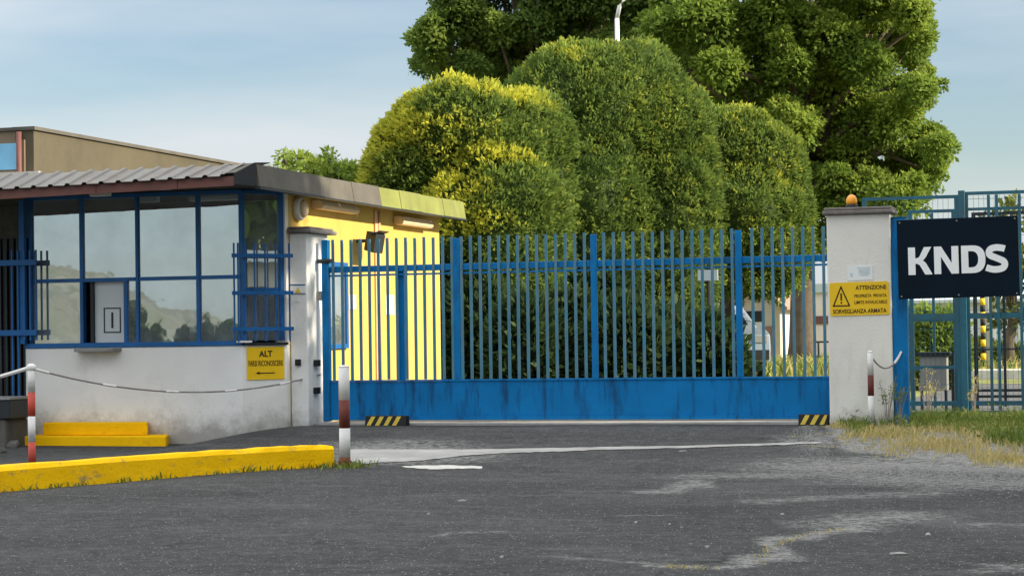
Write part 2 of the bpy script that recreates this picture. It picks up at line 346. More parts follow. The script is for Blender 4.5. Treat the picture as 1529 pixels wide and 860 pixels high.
def wadd(pts, wd, amt):
    global wear
    d = seg_dist(gx + .05 * np.sin(gy * 5.1 + gx * 3) + .05 * np.sin(gx * 11 + gy * 7), gy + .05 * np.sin(gx * 4.3) + .06 * np.sin(gy * 13 + gx * 5), pts)
    wear = np.maximum(wear, amt * .76 * np.clip(1.1 - d / (wd * 2.2), 0, 1))
wadd(gp([(990, 735), (1045, 718)]), .10, .75)
wadd(gp([(1050, 711), (1120, 710), (1230, 706), (1300, 712)]), .22, .62)
wadd(gp([(1240, 696), (1340, 694), (1440, 697), (1600, 700)]), .45, .85)
wadd(gp([(1330, 715), (1430, 720), (1600, 722)]), .42, .62)
wadd(gp([(1150, 748), (1250, 742), (1400, 735)]), .16, .55)
wadd(gp([(1130, 843), (1155, 815), (1200, 800), (1260, 790), (1330, 768)]), .07, .9)
wadd(gp([(1260, 783), (1350, 768)]), .22, .62)
wadd(gp([(990, 845), (1060, 850), (1130, 843)]), .06, .75)
wadd(gp([(1440, 852), (1540, 846)]), .09, .6)
wadd(gp([(1430, 838), (1500, 848)]), .03, .6)
wadd(gp([(1460, 782), (1560, 784)]), .10, .5)
wadd(gp([(830, 830), (920, 838), (985, 842)]), .04, .6)
wadd(gp([(905, 771), (1010, 768)]), .05, .45)
wadd(gp([(670, 798), (725, 792)]), .05, .5)
wadd(gp([(560, 668), (640, 680), (600, 684)]), .45, .8)
wadd(gp([(1220, 660), (1245, 650)]), .3, .6)
wear = np.maximum(wear, .75 * sst(0, .6, gy - np.where(gx < -2.5, 18.3 + (-2.5 - gx) * 5, 18.3 - (gx + 2.5) * .97)) * (gx > -2.96) * (gy < 23))
nv = gx.size; ny, nx = gx.shape
co = np.stack([gx, gy, hz_], -1).reshape(-1, 3).astype(np.float32)
ii = np.arange(nv).reshape(ny, nx); q = np.stack([ii[:-1, :-1], ii[:-1, 1:], ii[1:, 1:], ii[1:, :-1]], -1).reshape(-1, 4)
def np_mesh(name, co, quads, mat, tint=None, tname='tint', dom='FACE'):
    me = bpy.data.meshes.new(name); k = quads.shape[1]
    me.vertices.add(len(co)); me.vertices.foreach_set('co', np.ascontiguousarray(co, np.float32).ravel())
    me.loops.add(quads.size); me.loops.foreach_set('vertex_index', np.ascontiguousarray(quads, np.int32).ravel())
    me.polygons.add(len(quads)); me.polygons.foreach_set('loop_start', np.arange(0, quads.size, k, dtype=np.int32))
    me.update(calc_edges=True)
    if tint is not None: at = me.attributes.new(tname, 'FLOAT', dom); at.data.foreach_set('value', np.ascontiguousarray(tint, np.float32).ravel())
    me.materials.append(MATS[mat]); return me
me = np_mesh('road', co, q, 'asphalt', wear, 'wear', 'POINT'); me.shade_smooth()
road = link('road', me); road['kind'] = 'structure'
b = MB().face([(-4000, -4000, -.08), (4000, -4000, -.08), (4000, 4000, -.08), (-4000, 4000, -.08)]); struct('terrain', b, 'terrain')
b = MB().face([(-60, 23.2, GZ - .008), (40, 23.2, GZ - .008), (40, 140, GZ - .008), (-60, 140, GZ - .008)]); struct('lawn', b, 'lawn')
b = MB().face([(-60, -30, -.03), (40, -30, -.03), (40, 7.6, -.03), (-60, 7.6, -.03)]); struct('street', b, 'asph_side')
b = MB().face([(2.9, 7.5, -.031), (40, 7.5, -.031), (40, 23.2, -.031), (2.9, 23.2, -.031)]); struct('verge', b, 'lawn')
# yard strip just behind the gate and the concrete gate track
struct('gate_track', MB().box(-8.5, -2.0, 21.42, 21.78, GZ - .05, GZ + .022), 'concrete', bevel=.006)
struct('entrance_paving', MB().face([(-2.95, 22.8, GZ + .004), (6, 22.8, GZ + .004), (6, 36.5, GZ + .004), (-2.95, 36.5, GZ + .004)]), 'asph_side')
struct('yard', MB().face([(-8.6, 23.3, GZ + .001), (-3.2, 23.3, GZ + .001), (-3.6, 41, GZ + .001), (-8.4, 41, GZ + .001)]), 'asph_side')
# worn concrete strip across the drive
def ground_strip(name, edge, mat, lift=.006):
    mb = MB(); a = []; c = []
    for (x0, y0, y1) in edge:
        p = onground(x0, y0); qq = onground(x0, y1); p.z = float(gz(p.x, p.y)) + lift; qq.z = float(gz(qq.x, qq.y)) + lift; a.append(p); c.append(qq)
    prev = a
    for k in range(1, 9):
        row = []
        for p, qq in zip(a, c):
            m_ = p.lerp(qq, k / 8); m_.z = float(gz(m_.x, m_.y)) + lift; row.append(m_)
        mb.strip(prev, row); prev = row
    return struct(name, mb, mat)
ed = [(515, 672, 688), (540, 671, 693), (570, 671.5, 691), (600, 671.5, 690), (640, 671.5, 687), (690, 671.5, 681), (740, 671, 677.5), (800, 670, 675.5), (870, 668.5, 673), (950, 667, 671), (1040, 665.5, 668.8), (1120, 663.5, 666.5), (1180, 661.5, 664.3), (1236, 659.8, 662)]
ed2 = []
for (a0, b0), (a1, b1) in zip([((e[0]), e) for e in ed[:-1]], [((e[0]), e) for e in ed[1:]]):
    for k in range(6):
        t = k / 6; ed2.append((a0 + (a1 - a0) * t, b0[1] + (b1[1] - b0[1]) * t + random.uniform(-.35, .35), b0[2] + (b1[2] - b0[2]) * t + random.uniform(-.6, .6)))
ground_strip('concrete_strip', ed2, 'concrete')
ed3 = [(600 + k * 6, 696.5 - 1.5 * math.sin(k / 20 * math.pi) + random.uniform(-.4, .4), 697.5 + 3.4 * math.sin(min(1, k / 14) * math.pi * .75) + random.uniform(-.5, .5)) for k in range(21)]
ground_strip('pale_patch', ed3, 'pale_stone', .005)

# kerb
KL = [(-10.6, 8.2), (-9.3, 10.6), (-8.58, 12.4), (-8.05, 14.06), (-7.66, 15.2), (-7.2, 16.2), (-6.78, 16.85), (-6.58, 17.05)]
def smooth_line(p, n):
    out = []
    for i in range(len(p) - 1):
        p0, p1, p2, p3 = [np.array(p[max(0, min(len(p) - 1, j))], float) for j in (i - 1, i, i + 1, i + 2)]
        for k in range(n):
            t = k / n; out.append(.5 * (2 * p1 + (p2 - p0) * t + (2 * p0 - 5 * p1 + 4 * p2 - p3) * t * t + (3 * p1 - p0 - 3 * p2 + p3) * t ** 3))
    out.append(np.array(p[-1], float)); return out
kl = smooth_line(KL, 6); mb = MB(); rows = []
KH = .185
for i, p in enumerate(kl):
    d = kl[min(i + 1, len(kl) - 1)] - kl[max(i - 1, 0)]; d = d / np.linalg.norm(d); nrm = np.array([-d[1], d[0]])
    j = [random.uniform(-.006, .006) for _ in range(3)]
    prof = [(-.012 + j[0], -.05), (-.004 + j[1], .06), (0 + j[1], KH - .03), (.03, KH + j[2]), (.2, KH + j[2]), (.225, KH - .03), (.23, -.05)]
    rows.append([(p[0] + nrm[0] * o, p[1] + nrm[1] * o, z) for o, z in prof])
for r0, r1 in zip(rows[:-1], rows[1:]):
    mb.strip(r0, r1)
mb.face(rows[-1][::-1]); mb.face(rows[0])
struct('kerb', mb, 'kerb_yellow')

# ------------------------------------------------------------------ vegetation builders
def rand_unit(n):
    v = RNG.normal(size=(n, 3)); return v / np.linalg.norm(v, axis=1, keepdims=True)
def leaf_quads(P, D, Nn, ln, wd):
    """diamond leaves: P base, D long axis (unit), Nn approx normal, ln/wd arrays"""
    S = np.cross(D, Nn); S /= np.linalg.norm(S, axis=1, keepdims=True) + 1e-9
    ln = ln[:, None]; wd = wd[:, None]
    v = np.stack([P, P + D * ln * .45 + S * wd * .5, P + D * ln, P + D * ln * .5 - S * wd * .5], 1).reshape(-1, 3)
    return v, np.arange(len(v)).reshape(-1, 4)
def bumps(d, seed, amp=.08):
    r = np.random.default_rng(seed); o = np.zeros(len(d))
    for k in range(10):
        f = r.normal(size=3) * (2.0 + k * .75); o += np.sin(d @ f + r.uniform(0, 6.3)) * amp / (1 + .25 * k)
    return o
def core_mesh(c, rad, seed, sc_=.86, n=24, m=16, amp=.08, zmin=-1.0, sup=2.0, low=None):
    th = np.linspace(0, 2 * math.pi, n, endpoint=False); ph = np.linspace(math.asin(max(-1, zmin)), math.pi / 2, m)
    T, Pp = np.meshgrid(th, ph); d = np.stack([np.cos(T) * np.cos(Pp), np.sin(T) * np.cos(Pp), np.sin(Pp)], -1).reshape(-1, 3)
    rad = np.tile(np.array(rad, float), (len(d), 1))
    if low: rad[:, 2] = np.where(d[:, 2] < 0, low, rad[:, 2])
    v = c + d * ((np.abs(d) ** sup).sum(1) ** (-1 / sup) * (sc_ + bumps(d, seed, amp)))[:, None] * rad
    i = np.arange(n * m).reshape(m, n); qd = np.stack([i[:-1], np.roll(i, -1, 1)[:-1], np.roll(i, -1, 1)[1:], i[1:]], -1).reshape(-1, 4)
    return v, qd
def dome_crown(c, rad, seed, tufts, per, ln, wd, tintf, amp=.08, zmin=-.75, spread=.5, sup=2.0, low=None):
    c = np.array(c); rad = np.array(rad)
    d = rand_unit(int(tufts * 1.6)); d = d[d[:, 2] > zmin][:tufts]
    rr = 1 + bumps(d, seed, amp) + RNG.normal(size=len(d)) * .012
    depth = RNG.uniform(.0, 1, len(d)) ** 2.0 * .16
    sq = (np.abs(d) ** sup).sum(1) ** (-1 / sup)
    R3 = np.tile(rad, (len(d), 1))
    if low: R3[:, 2] = np.where(d[:, 2] < 0, low, rad[2])
    P = c + d * (sq * (rr - depth))[:, None] * R3
    hole = vnoise(P, seed + 60, 2.6) > -.95; d, P, depth = d[hole], P[hole], depth[hole]
    nrm = d / rad; nrm /= np.linalg.norm(nrm, axis=1, keepdims=True)
    tt = tintf(d, P, depth)
    P = np.repeat(P, per, 0); nr = np.repeat(nrm, per, 0); tt = np.repeat(tt, per)
    n = len(P); D = nr * 1.0 + RNG.normal(size=(n, 3)) * spread + np.array([0, 0, .35]); D /= np.linalg.norm(D, axis=1, keepdims=True)
    P = P + RNG.normal(size=(n, 3)) * ln * .35
    Nn = nr * .5 + rand_unit(n)
    v, qd = leaf_quads(P, D, Nn, ln * RNG.uniform(.6, 1.35, n), wd * RNG.uniform(.7, 1.3, n))
    tint = np.clip(tt + np.repeat(RNG.normal(size=n // per) * .11, per) + RNG.normal(size=n) * .05, 0, 1)
    cv, cq = core_mesh(c, rad, seed, .78, 28, 18, amp, zmin, sup, low)
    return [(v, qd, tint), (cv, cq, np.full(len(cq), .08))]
def clump_crown(centres, radii, per, ln, wd, tintf, flat=.8, shell=.45):
    vv = []; qq = []; tt = []; off = 0
    for c, r in zip(centres, radii):
        n = int(per * r * r); d = rand_unit(n); d[:, 2] = np.where(RNG.random(n) < .6, np.abs(d[:, 2]), d[:, 2])
        k = RNG.uniform(shell, 1, n) ** .7; wob = 1 + bumps(d, int(abs(c[0] * 91 + c[2] * 37)) % 9999, .13)
        P = c + d * (k * wob * r)[:, None] * np.array([1, 1, flat])
        D = d * .7 + RNG.normal(size=(n, 3)) * .6 + np.array([0, 0, -.1]); D /= np.linalg.norm(D, axis=1, keepdims=True)
        Nn = d * .8 + np.array([0, 0, .6]) + rand_unit(n) * .8
        v, qd = leaf_quads(P, D, Nn, ln * RNG.uniform(.6, 1.4, n), wd * RNG.uniform(.7, 1.3, n))
        vv.append(v); qq.append(qd + off); off += len(v); tt.append(np.clip(tintf(c, d, n) + RNG.normal(size=n) * .12, 0, 1))
    return [(np.concatenate(vv), np.concatenate(qq), np.concatenate(tt))]
def join_np(parts):
    vv = []; qq = []; tt = []; o = 0
    for v, qd, t in parts: vv.append(v); qq.append(qd + o); tt.append(t); o += len(v)
    return np.concatenate(vv), np.concatenate(qq), np.concatenate(tt)
def crown_obj(name, parts, mat, parent):
    v, qd, t = join_np(parts); o = orgof(parent) if parent else Vector((0, 0, 0))
    return link(name, np_mesh(name, v - np.array(o), qd, mat, t), parent)

def dome_tree(name, label, lobes, dist, zbot, seed, dens, tintf, group=None, mat='leaf_dome', ln=.10, wd=.044, amp=.05, squash=.58):
    """lobes: (px, py of top, half width px, depth offset m); a clipped crown swelling into several rounded lobes"""
    c0 = far(lobes[0][0], 480, dist); base = Vector((c0.x, c0.y, GZ)); t = thing(name, label, 'tree', base, group); parts = []; mb = MB(); tr = .16
    for i, (px, pt, hw, dd) in enumerate(lobes):
        d_ = dist + dd; top = far(px, pt + 14, d_); s = hw / F * d_; hgt = top.z - zbot; cz = max(top.z - s * 1.12, zbot + hgt * .3); low = cz - zbot
        parts += dome_crown((top.x, top.y, cz), (s, s, top.z - cz), seed + i, int(dens * s * (top.z - zbot) * .6), 6, ln, wd, tintf, amp, -.96, .6, 2.25, low)
        mb.tube([(base.x, base.y, GZ + (cz - GZ) * .4), (top.x * .6 + base.x * .4, top.y * .6 + base.y * .4, cz), (top.x, top.y, cz + (top.z - cz) * .4)], [tr * .7, tr * .5, .03], 8)
    crown_obj('crown', parts, mat, t)
    mb.tube([base - Vector((0, 0, .1)), base + Vector((.05, 0, 1.0)), base + Vector((.1, 0, max(zbot, 1) + 1))], [tr * 1.3, tr, tr * .8], 10)
    part('trunk', mb, 'bark', t, True); return t
def vnoise(P, seed, s):
    r = np.random.default_rng(seed); o = np.zeros(len(P))
    for k in range(7): o += np.sin(P @ (r.normal(size=3) * s * (1 + .35 * k)) + r.uniform(0, 6.3))
    return o / 3.2
RT = np.array([math.cos(TH), math.sin(TH), 0])
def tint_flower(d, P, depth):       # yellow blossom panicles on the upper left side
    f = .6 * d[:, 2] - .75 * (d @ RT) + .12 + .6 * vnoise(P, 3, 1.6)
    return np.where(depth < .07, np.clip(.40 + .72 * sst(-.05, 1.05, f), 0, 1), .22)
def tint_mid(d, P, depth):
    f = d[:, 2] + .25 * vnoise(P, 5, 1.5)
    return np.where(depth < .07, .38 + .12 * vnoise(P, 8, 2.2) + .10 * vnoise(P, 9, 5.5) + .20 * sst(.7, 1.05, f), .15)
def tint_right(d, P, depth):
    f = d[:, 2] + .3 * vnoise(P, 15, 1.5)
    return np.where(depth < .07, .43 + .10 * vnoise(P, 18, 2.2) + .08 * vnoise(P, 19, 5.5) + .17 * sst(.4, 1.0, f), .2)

# ------------------------------------------------------------------ guard booth
YF = 20.83; XB, XC, YC = -9.06, -8.70, 21.19; XA = -11.6; YE = 26.42; SILL = 1.03; WT = 2.66; RX = -8.40
booth = thing('guard_booth', 'flat-roofed yellow and grey guard booth with blue framed windows', 'guard booth', (-10.2, 23.6, 0))
b = MB()
zg = -.1
foot = [(XA, YF), (XB, YF), (XC, YC), (XC, YE), (XA, YE)]
def wall_seg(mb, p, qv, z0, z1, th=.14):
    p = Vector((*p, 0)); qv = Vector((*qv, 0)); d = (qv - p).normalized(); n = Vector((-d.y, d.x, 0))     # inwards is left of travel
    mb.prism([p + Vector((0, 0, z0)), qv + Vector((0, 0, z0)), qv + n * th + Vector((0, 0, z0)), p + n * th + Vector((0, 0, z0))], (0, 0, z1 - z0))
mbw = MB()
mbw.prism([(XA, YF, zg), (XB, YF, zg), (XC, YC, zg), (XC, YC + .1, zg), (XC - .14, YC + .1, zg), (XC - .14, YC + .06, zg), (XB - .06, YF + .14, zg), (XA + .14, YF + .14, zg), (XA + .14, YC + .1, zg), (XA, YC + .1, zg)], (0, 0, SILL - zg))
part('base_wall', mbw, 'booth_plaster', booth, bevel=.012)
part('side_wall', MB().box(XC - .14, XC, YC + .102, YE, zg, WT + .02), 'yellow_plaster', booth)
part('corner_post', MB().box(XC - .135, XC - .004, YC + .01, YC + .1, SILL + .002, WT + .018), 'pillar_plaster', booth)
part('back_wall', MB().box(XA, XC - .142, YE - .14, YE - .004, zg, WT + .02), 'interior', booth)
part('left_wall', MB().box(XA, XA + .14, YC + .102, YE - .142, zg, WT + .02), 'interior', booth)
part('partition', MB().box(XA + .142, XC - .142, 24.0, 24.1, 0, WT + .018), 'interior', booth)
part('floor', MB().box(XA + .15, XC - .15, YF + .2, YE - .15, 0, .05), 'interior', booth)
part('desk', MB().box(XA + .3, XB - .1, YF + .16, YF + .6, .72, .76), 'interior', booth)
# window frames
fy0, fy1 = YF + .02, YF + .09
MU = [ony(p, 420, YF).x for p in (44, 120, 203, 294)] + [XB - .01]
for i, x in enumerate(MU):
    wd_ = .038 if i in (1, 3, 4) else .03
    part('mullion', MB().box(x - wd_ / 2, x + wd_ / 2, fy0, fy1, SILL + .05, WT), 'frame_blue', booth)
MIDZ = 1.755
for x0, x1 in zip(MU[:-1], MU[1:]):
    part('transom', MB().box(x0 + .023, x1 - .023, fy0 + .004, fy1 - .004, MIDZ - .02, MIDZ + .02), 'frame_blue', booth)
part('sill_rail', MB().box(XA, XB + .01, YF - .015, YF + .1, SILL + .002, SILL + .05), 'frame_blue', booth)
part('head_rail', MB().box(XA, XB, fy0 + .002, fy1 - .002, WT - .03, WT + .012), 'frame_blue', booth)
for i, (x0, x1) in enumerate(zip(MU[:-1], MU[1:])):
    part('window_pane', MB().box(x0 + .02, x1 - .02, YF + .05, YF + .056, MIDZ + .02, WT - .02), 'window_film', booth)
    if i != 1: part('window_pane', MB().box(x0 + .02, x1 - .02, YF + .05, YF + .056, SILL + .05, MIDZ - .02), 'window_film', booth)
# serving hatch in the second bay
hx0, hx1 = MU[1], MU[2]; hm = ony(186, 460, YF).x
part('mullion', MB().box(hm - .02, hm + .02, fy0, fy1, SILL + .05, MIDZ - .02), 'frame_blue', booth)
part('window_pane', MB().box(hm + .02, hx1 - .02, YF + .05, YF + .056, SILL + .05, MIDZ - .02), 'window_film', booth)
h = part('hatch', MB().box(hx0 + .12, hm - .022, YF + .10, YF + .125, SILL + .052, MIDZ - .01), 'hatch_white', booth, label='white serving hatch panel with a framed notice')
part('hatch_reveal', MB().box(hx0 + .085, hx0 + .119, YF + .06, YF + .13, SILL + .052, MIDZ - .012), 'dark_metal', booth)
nx0, nz0 = ony(149, 497, YF).x, ony(149, 497, YF).z; nx1, nz1 = ony(174, 459, YF).x, ony(174, 459, YF).z
nf = MB(); t_ = .012
for bb in ((nx0, nx1, nz0, nz0 + t_), (nx0, nx1, nz1 - t_, nz1), (nx0, nx0 + t_, nz0 + t_, nz1 - t_), (nx1 - t_, nx1, nz0 + t_, nz1 - t_)): nf.box(bb[0], bb[1], YF + .093, YF + .0985, bb[2], bb[3])
nf.box((nx0 + nx1) / 2 - .012, (nx0 + nx1) / 2 + .012, YF + .0945, YF + .0985, nz0 + .05, nz1 - .05)
part('notice_frame', nf, 'dark_metal', h)
lx0, lx1 = ony(115, 525, YF).x, ony(182, 525, YF).x
led = MB().prism([(lx0, YF + .02, SILL - .045), (lx0 + .03, YF - .13, SILL - .045), (lx0 + .09, YF - .17, SILL - .045), (lx1 - .09, YF - .17, SILL - .045), (lx1 - .03, YF - .13, SILL - .045), (lx1, YF + .02, SILL - .045)], (0, 0, .035))
part('counter_ledge', led, 'cabinet_grey', booth, bevel=.005)
# chamfer window
cd = Vector((XC - XB, YC - YF, 0)); cl = cd.length; cd.normalize(); cn = Vector((cd.y, -cd.x, 0))     # outward normal
cb = Vector((XB, YF, 0))
def cham(mb, s0, s1, n0, n1, z0, z1): mb.obox(cb + cd * (s0 + s1) / 2 + cn * (n0 + n1) / 2 + Vector((0, 0, (z0 + z1) / 2)), cd * (s1 - s0) / 2, cn * (n1 - n0) / 2, Vector((0, 0, (z1 - z0) / 2))); return mb
part('mullion', cham(MB(), .015, .055, -.09, -.02, SILL + .05, WT), 'frame_blue', booth)
part('mullion', cham(MB(), cl - .06, cl - .01, -.09, -.02, SILL + .05, WT), 'frame_blue', booth)
part('transom', cham(MB(), .057, cl - .062, -.085, -.025, 1.60, 1.635), 'frame_blue', booth)
part('sill_rail', cham(MB(), .02, cl + .01, -.1, .03, SILL + .003, SILL + .028), 'dark_metal', booth)
part('head_rail', cham(MB(), .057, cl - .062, -.085, -.025, WT - .03, WT + .011), 'frame_blue', booth)
part('window_pane', cham(MB(), .05, cl - .055, -.06, -.054, SILL + .05, WT - .025), 'window_film', booth)
part('sill_trim', cham(MB(), -.06, .10, .002, .045, SILL + .03, SILL + .05), 'sign_white', booth)
# roof: flat slab with felted fascia panels, corrugated lean-to in front
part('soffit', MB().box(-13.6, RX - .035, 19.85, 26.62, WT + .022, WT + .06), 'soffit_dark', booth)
part('roof_slab', MB().box(-13.6, RX - .035, 20.12, 26.62, WT + .064, 2.80), 'fascia_grey', booth)
fb = [19.80, 20.7, 21.6, 22.5, 23.40, 24.1, 24.9, 25.75, 26.64]
for i, (y0, y1) in enumerate(zip(fb[:-1], fb[1:])):
    dz = random.uniform(-.004, .004); dx = random.uniform(-.004, .004)
    part('fascia_panel', MB().prism([(RX + dx, y0 + .003, 2.615 + dz), (RX - .03 + dx, y0 + .003, 2.615 + dz), (RX - .10 + dx, y0 + .003, 2.838 + dz), (RX - .035 + dx, y0 + .003, 2.838 + dz)], (0, y1 - y0 - .006, 0)), 'fascia_grey' if i < 4 else 'fascia_green', booth,
         label=None if i < 4 else 'green felted fascia panel')
part('fascia_lip', MB().box(RX - .06, RX + .012, 19.8, 26.63, 2.595, 2.613), 'dark_metal', booth)
EYY = 19.6; EX_R = -8.57; EBY = 20.1
def eave_z(x): return 2.622 + (x + 8.4) * .020            # the front eave sags to the left
def back_z(x): return 2.872 + (x + 8.4) * .004
per_ = .19; mb = MB(); fr = []; bk = []; x = -13.6
while x < EX_R - .1:
    for dx, dz in ((0, 0), (.125, 0), (.14, .022), (.175, .022)):
        fr.append(Vector((x + dx, EYY - .04, eave_z(x) + .10 + dz))); bk.append(Vector((x + dx, EBY, back_z(x) + dz - .005)))
    x += per_
mb.strip(fr, bk); mb.strip([p + Vector((0, 0, -.006)) for p in bk], [p + Vector((0, 0, -.006)) for p in fr])
part('corrugated_roof', mb, 'roof_metal', booth)
part('roof_flashing', MB().prism([(EX_R - .16, EYY + .02, 2.742), (EX_R + .0, EYY + .0, 2.742), (RX - .05, 19.80, 2.85), (RX - .05, EBY + .1, 2.88), (EX_R - .16, EBY + .1, 2.88)], (0, 0, .008)), 'fascia_grey', booth)
xs_ = [-13.6, -12.4, -11.2, -10.1, -9.2, EX_R - .01]
for x0, x1 in zip(xs_[:-1], xs_[1:]):
    part('eave_board', MB().prism([(x0 + .003, EYY, eave_z(x0)), (x1 - .003, EYY, eave_z(x1)), (x1 - .003, EYY, eave_z(x1) + .095), (x0 + .003, EYY, eave_z(x0) + .095)], (0, .025, 0)), 'fascia_brown', booth)
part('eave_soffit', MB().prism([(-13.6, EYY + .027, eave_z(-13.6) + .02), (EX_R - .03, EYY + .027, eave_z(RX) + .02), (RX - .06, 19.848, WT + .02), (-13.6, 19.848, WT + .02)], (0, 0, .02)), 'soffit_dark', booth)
part('verge_board', MB().prism([(EX_R - .008, EYY - .02, 2.63), (RX - .04, 19.797, 2.62), (RX - .04, 19.797, 2.845), (EX_R - .008, EYY - .02, 2.735)], (.012, -.022, 0)), 'dark_metal', booth)
# window of the yellow side wall, seen through the gate
p0, p1 = onx(496, 415, XC), onx(517, 520, XC)
wy0, wy1, wz0, wz1 = 22.05, p1.y, p1.z, 1.95
fm = MB()
for a in ((wy0, wy1, wz0, wz0 + .05), (wy0, wy1, wz1 - .05, wz1), (wy0, wy0 + .05, wz0 + .05, wz1 - .05), (wy1 - .06, wy1, wz0 + .05, wz1 - .05)): fm.box(XC - .01, XC + .035, a[0], a[1], a[2], a[3])
wf = part('window', fm, 'frame_blue', booth); part('pane', MB().box(XC + .004, XC + .012, wy0 + .05, wy1 - .06, wz0 + .05, wz1 - .05), 'window_film', wf)
cy = onx(563, 330, XC).y
part('conduit', MB().tube([(XC + .02, cy, .3), (XC + .02, cy, 2.6)], .022, 8), 'conduit', booth, True)
part('conduit', MB().box(XC + .002, XC + .02, cy - .12, cy - .03, .3, 2.6), 'conduit', booth)
nb = onx(575, 440, XC); nc = onx(588, 470, XC)
solo('paper_notice', MB().box(XC + .003, XC + .008, nb.y, nc.y, nc.z, nb.z), 'sign_white', 'white paper notice on the yellow wall right of the conduit', 'notice')
nb = onx(520, 440, XC); nc = onx(531, 462, XC)
solo('paper_notice', MB().box(XC + .003, XC + .008, nb.y, nc.y, nc.z, nb.z), 'sign_white', 'white paper notice on the yellow wall beside the blue window', 'notice')

# lamps on the yellow wall
def tube_lamp(pa, pb, label):
    a, c = onx(*pa, XC), onx(*pb, XC); z = (a.z + c.z) / 2 - .03
    t = thing('wall_lamp', label, 'lamp', (XC + .06, (a.y + c.y) / 2, z - .05), 'tube lamps under the eave')
    prof = [(XC + .002, z - .03), (XC + .05, z - .055), (XC + .12, z - .05), (XC + .14, z - .015), (XC + .11, z + .05), (XC + .002, z + .06)]
    part('housing', MB().prism([(x, a.y, zz) for x, zz in prof], (0, c.y - a.y, 0)), 'lamp_beige', t, bevel=.006)
    part('end_cap', MB().box(XC + .03, XC + .10, c.y + .001, c.y + .12, z - .03, z + .015), 'lamp_beige', t, bevel=.005)
tube_lamp((465, 300), (520, 311), 'long beige tube lamp on the yellow wall, nearer the pillar')
tube_lamp((587, 325), (632, 333), 'long beige tube lamp on the yellow wall under the green fascia')
rl = onx(443, 312, XC)
t = thing('bulkhead_lamp', 'round white bulkhead lamp on the yellow wall above the left pillar', 'lamp', (XC, rl.y, rl.z - .13))
part('lamp_body', MB().tube([(XC + .001, rl.y, rl.z), (XC + .05, rl.y, rl.z), (XC + .075, rl.y, rl.z)], [.13, .13, .11], 18), 'lamp_white', t, True)
part('lamp_glass', MB().tube([(XC + .076, rl.y, rl.z), (XC + .105, rl.y, rl.z), (XC + .12, rl.y, rl.z)], [.10, .085, .04], 16), 'lamp_beige', t, True)
sl = onx(457, 291, XC + .15)
t = thing('soffit_lamp', 'small white dome lamp under the eave beside the bulkhead lamp', 'lamp', (XC + .16, sl.y, WT - .04))
part('lamp_body', MB().lathe((XC + .16, sl.y, WT - .045), [(.03, 0), (.07, .02), (.085, .045), (.085, .066)], 14), 'lamp_white', t, True)
fl = onx(557, 362, XC + .2)
t = thing('floodlight', 'dark floodlight on a bracket on the yellow wall conduit', 'floodlight', (XC + .15, fl.y, fl.z - .12))
part('bracket', MB().box(XC + .001, XC + .16, fl.y - .02, fl.y + .02, fl.z + .0, fl.z + .04), 'dark_metal', t)
part('lamp_head', MB().obox((XC + .22, fl.y, fl.z), (.07, -.03, -.02), (.0, .16, .0), (.02, 0, .11)), 'dark_metal', t, bevel=.01)
part('visor', MB().obox((XC + .30, fl.y - .05, fl.z + .10), (.06, 0, .02), (0, .15, 0), (0, 0, .006)), 'dark_metal', t)
pl = ony(215, 286, 19.95)
t = thing('strip_light', 'white strip light fixed under the porch eave above the front windows', 'lamp', (pl.x, 19.95, WT - .05))
a_, c_ = ony(172, 287, 19.95).x, ony(252, 284, 19.95).x
part('housing', MB().box(a_, c_, 19.9, 20.02, WT - .03, WT + .021), 'lamp_white', t, bevel=.008); part('end_cap', MB().box(a_ - .03, a_ - .001, 19.91, 20.01, WT - .025, WT + .0205), 'cabinet_grey', t)
pl = ony(152, 288, 19.7)
solo('strip_light', MB().box(ony(136, 289, 20.3).x, ony(164, 288, 20.3).x, 20.26, 20.34, WT - .05, WT + .021), 'lamp_white', 'short white light under the porch eave left of the strip light', 'lamp', bevel=.006)
pr = ony(18, 303, 21.6)
t = thing('porch_lamp', 'round pale bulkhead lamp in the dark porch left of the booth', 'lamp', (pr.x, 22.28, pr.z - .12))
part('lamp_body', MB().tube([(pr.x, 22.299, pr.z), (pr.x, 22.24, pr.z), (pr.x, 22.22, pr.z)], [.13, .12, .10], 16), 'cabinet_grey', t, True)
part('lamp_glass', MB().tube([(pr.x, 22.219, pr.z), (pr.x, 22.19, pr.z)], [.085, .05], 14), 'lamp_white', t, True)

# porch left of the booth: wall with a ribbed metal shutter
t = thing('porch_wall', 'dark porch wall with a ribbed roller shutter left of the booth', 'wall', (-12.8, 22.36, 0))
part('wall', MB().box(-14.6, XA - .003, 22.3, 22.42, -.1, WT + .02), 'dark_stone', t)
for k in range(14):
    x = -12.75 + k * .085; part('shutter_rib', MB().box(x, x + .055, 22.24, 22.298, .35, 2.3), 'dark_metal', t)
part('pilaster', MB().box(-13.2, -12.78, 22.1, 22.299, -.1, 2.1), 'booth_plaster', t)
t = thing('dark_box', 'low dark metal box on a rough stone block beside the steps', 'box', (-11.8, 20.6, .3))
p0 = ony(36, 640, 20.3)
part('box_body', MB().box(-12.6, p0.x, 20.0, 20.5, .30, .50), 'dark_metal', t, bevel=.01); part('lid_edge', MB().box(-12.62, p0.x + .015, 19.985, 20.51, .501, .525), 'cabinet_grey', t); part('dial', MB().tube([(-11.62, 19.999, .4), (-11.62, 19.96, .4)], .05, 12), 'cabinet_grey', t)
mb = MB(); mb.box(-12.6, p0.x - .06, 20.02, 20.5, -.05, .298)
o = solo('stone_block', mb, 'dark_stone', 'rough dark stone block under the low metal box', 'stone', bevel=.03)
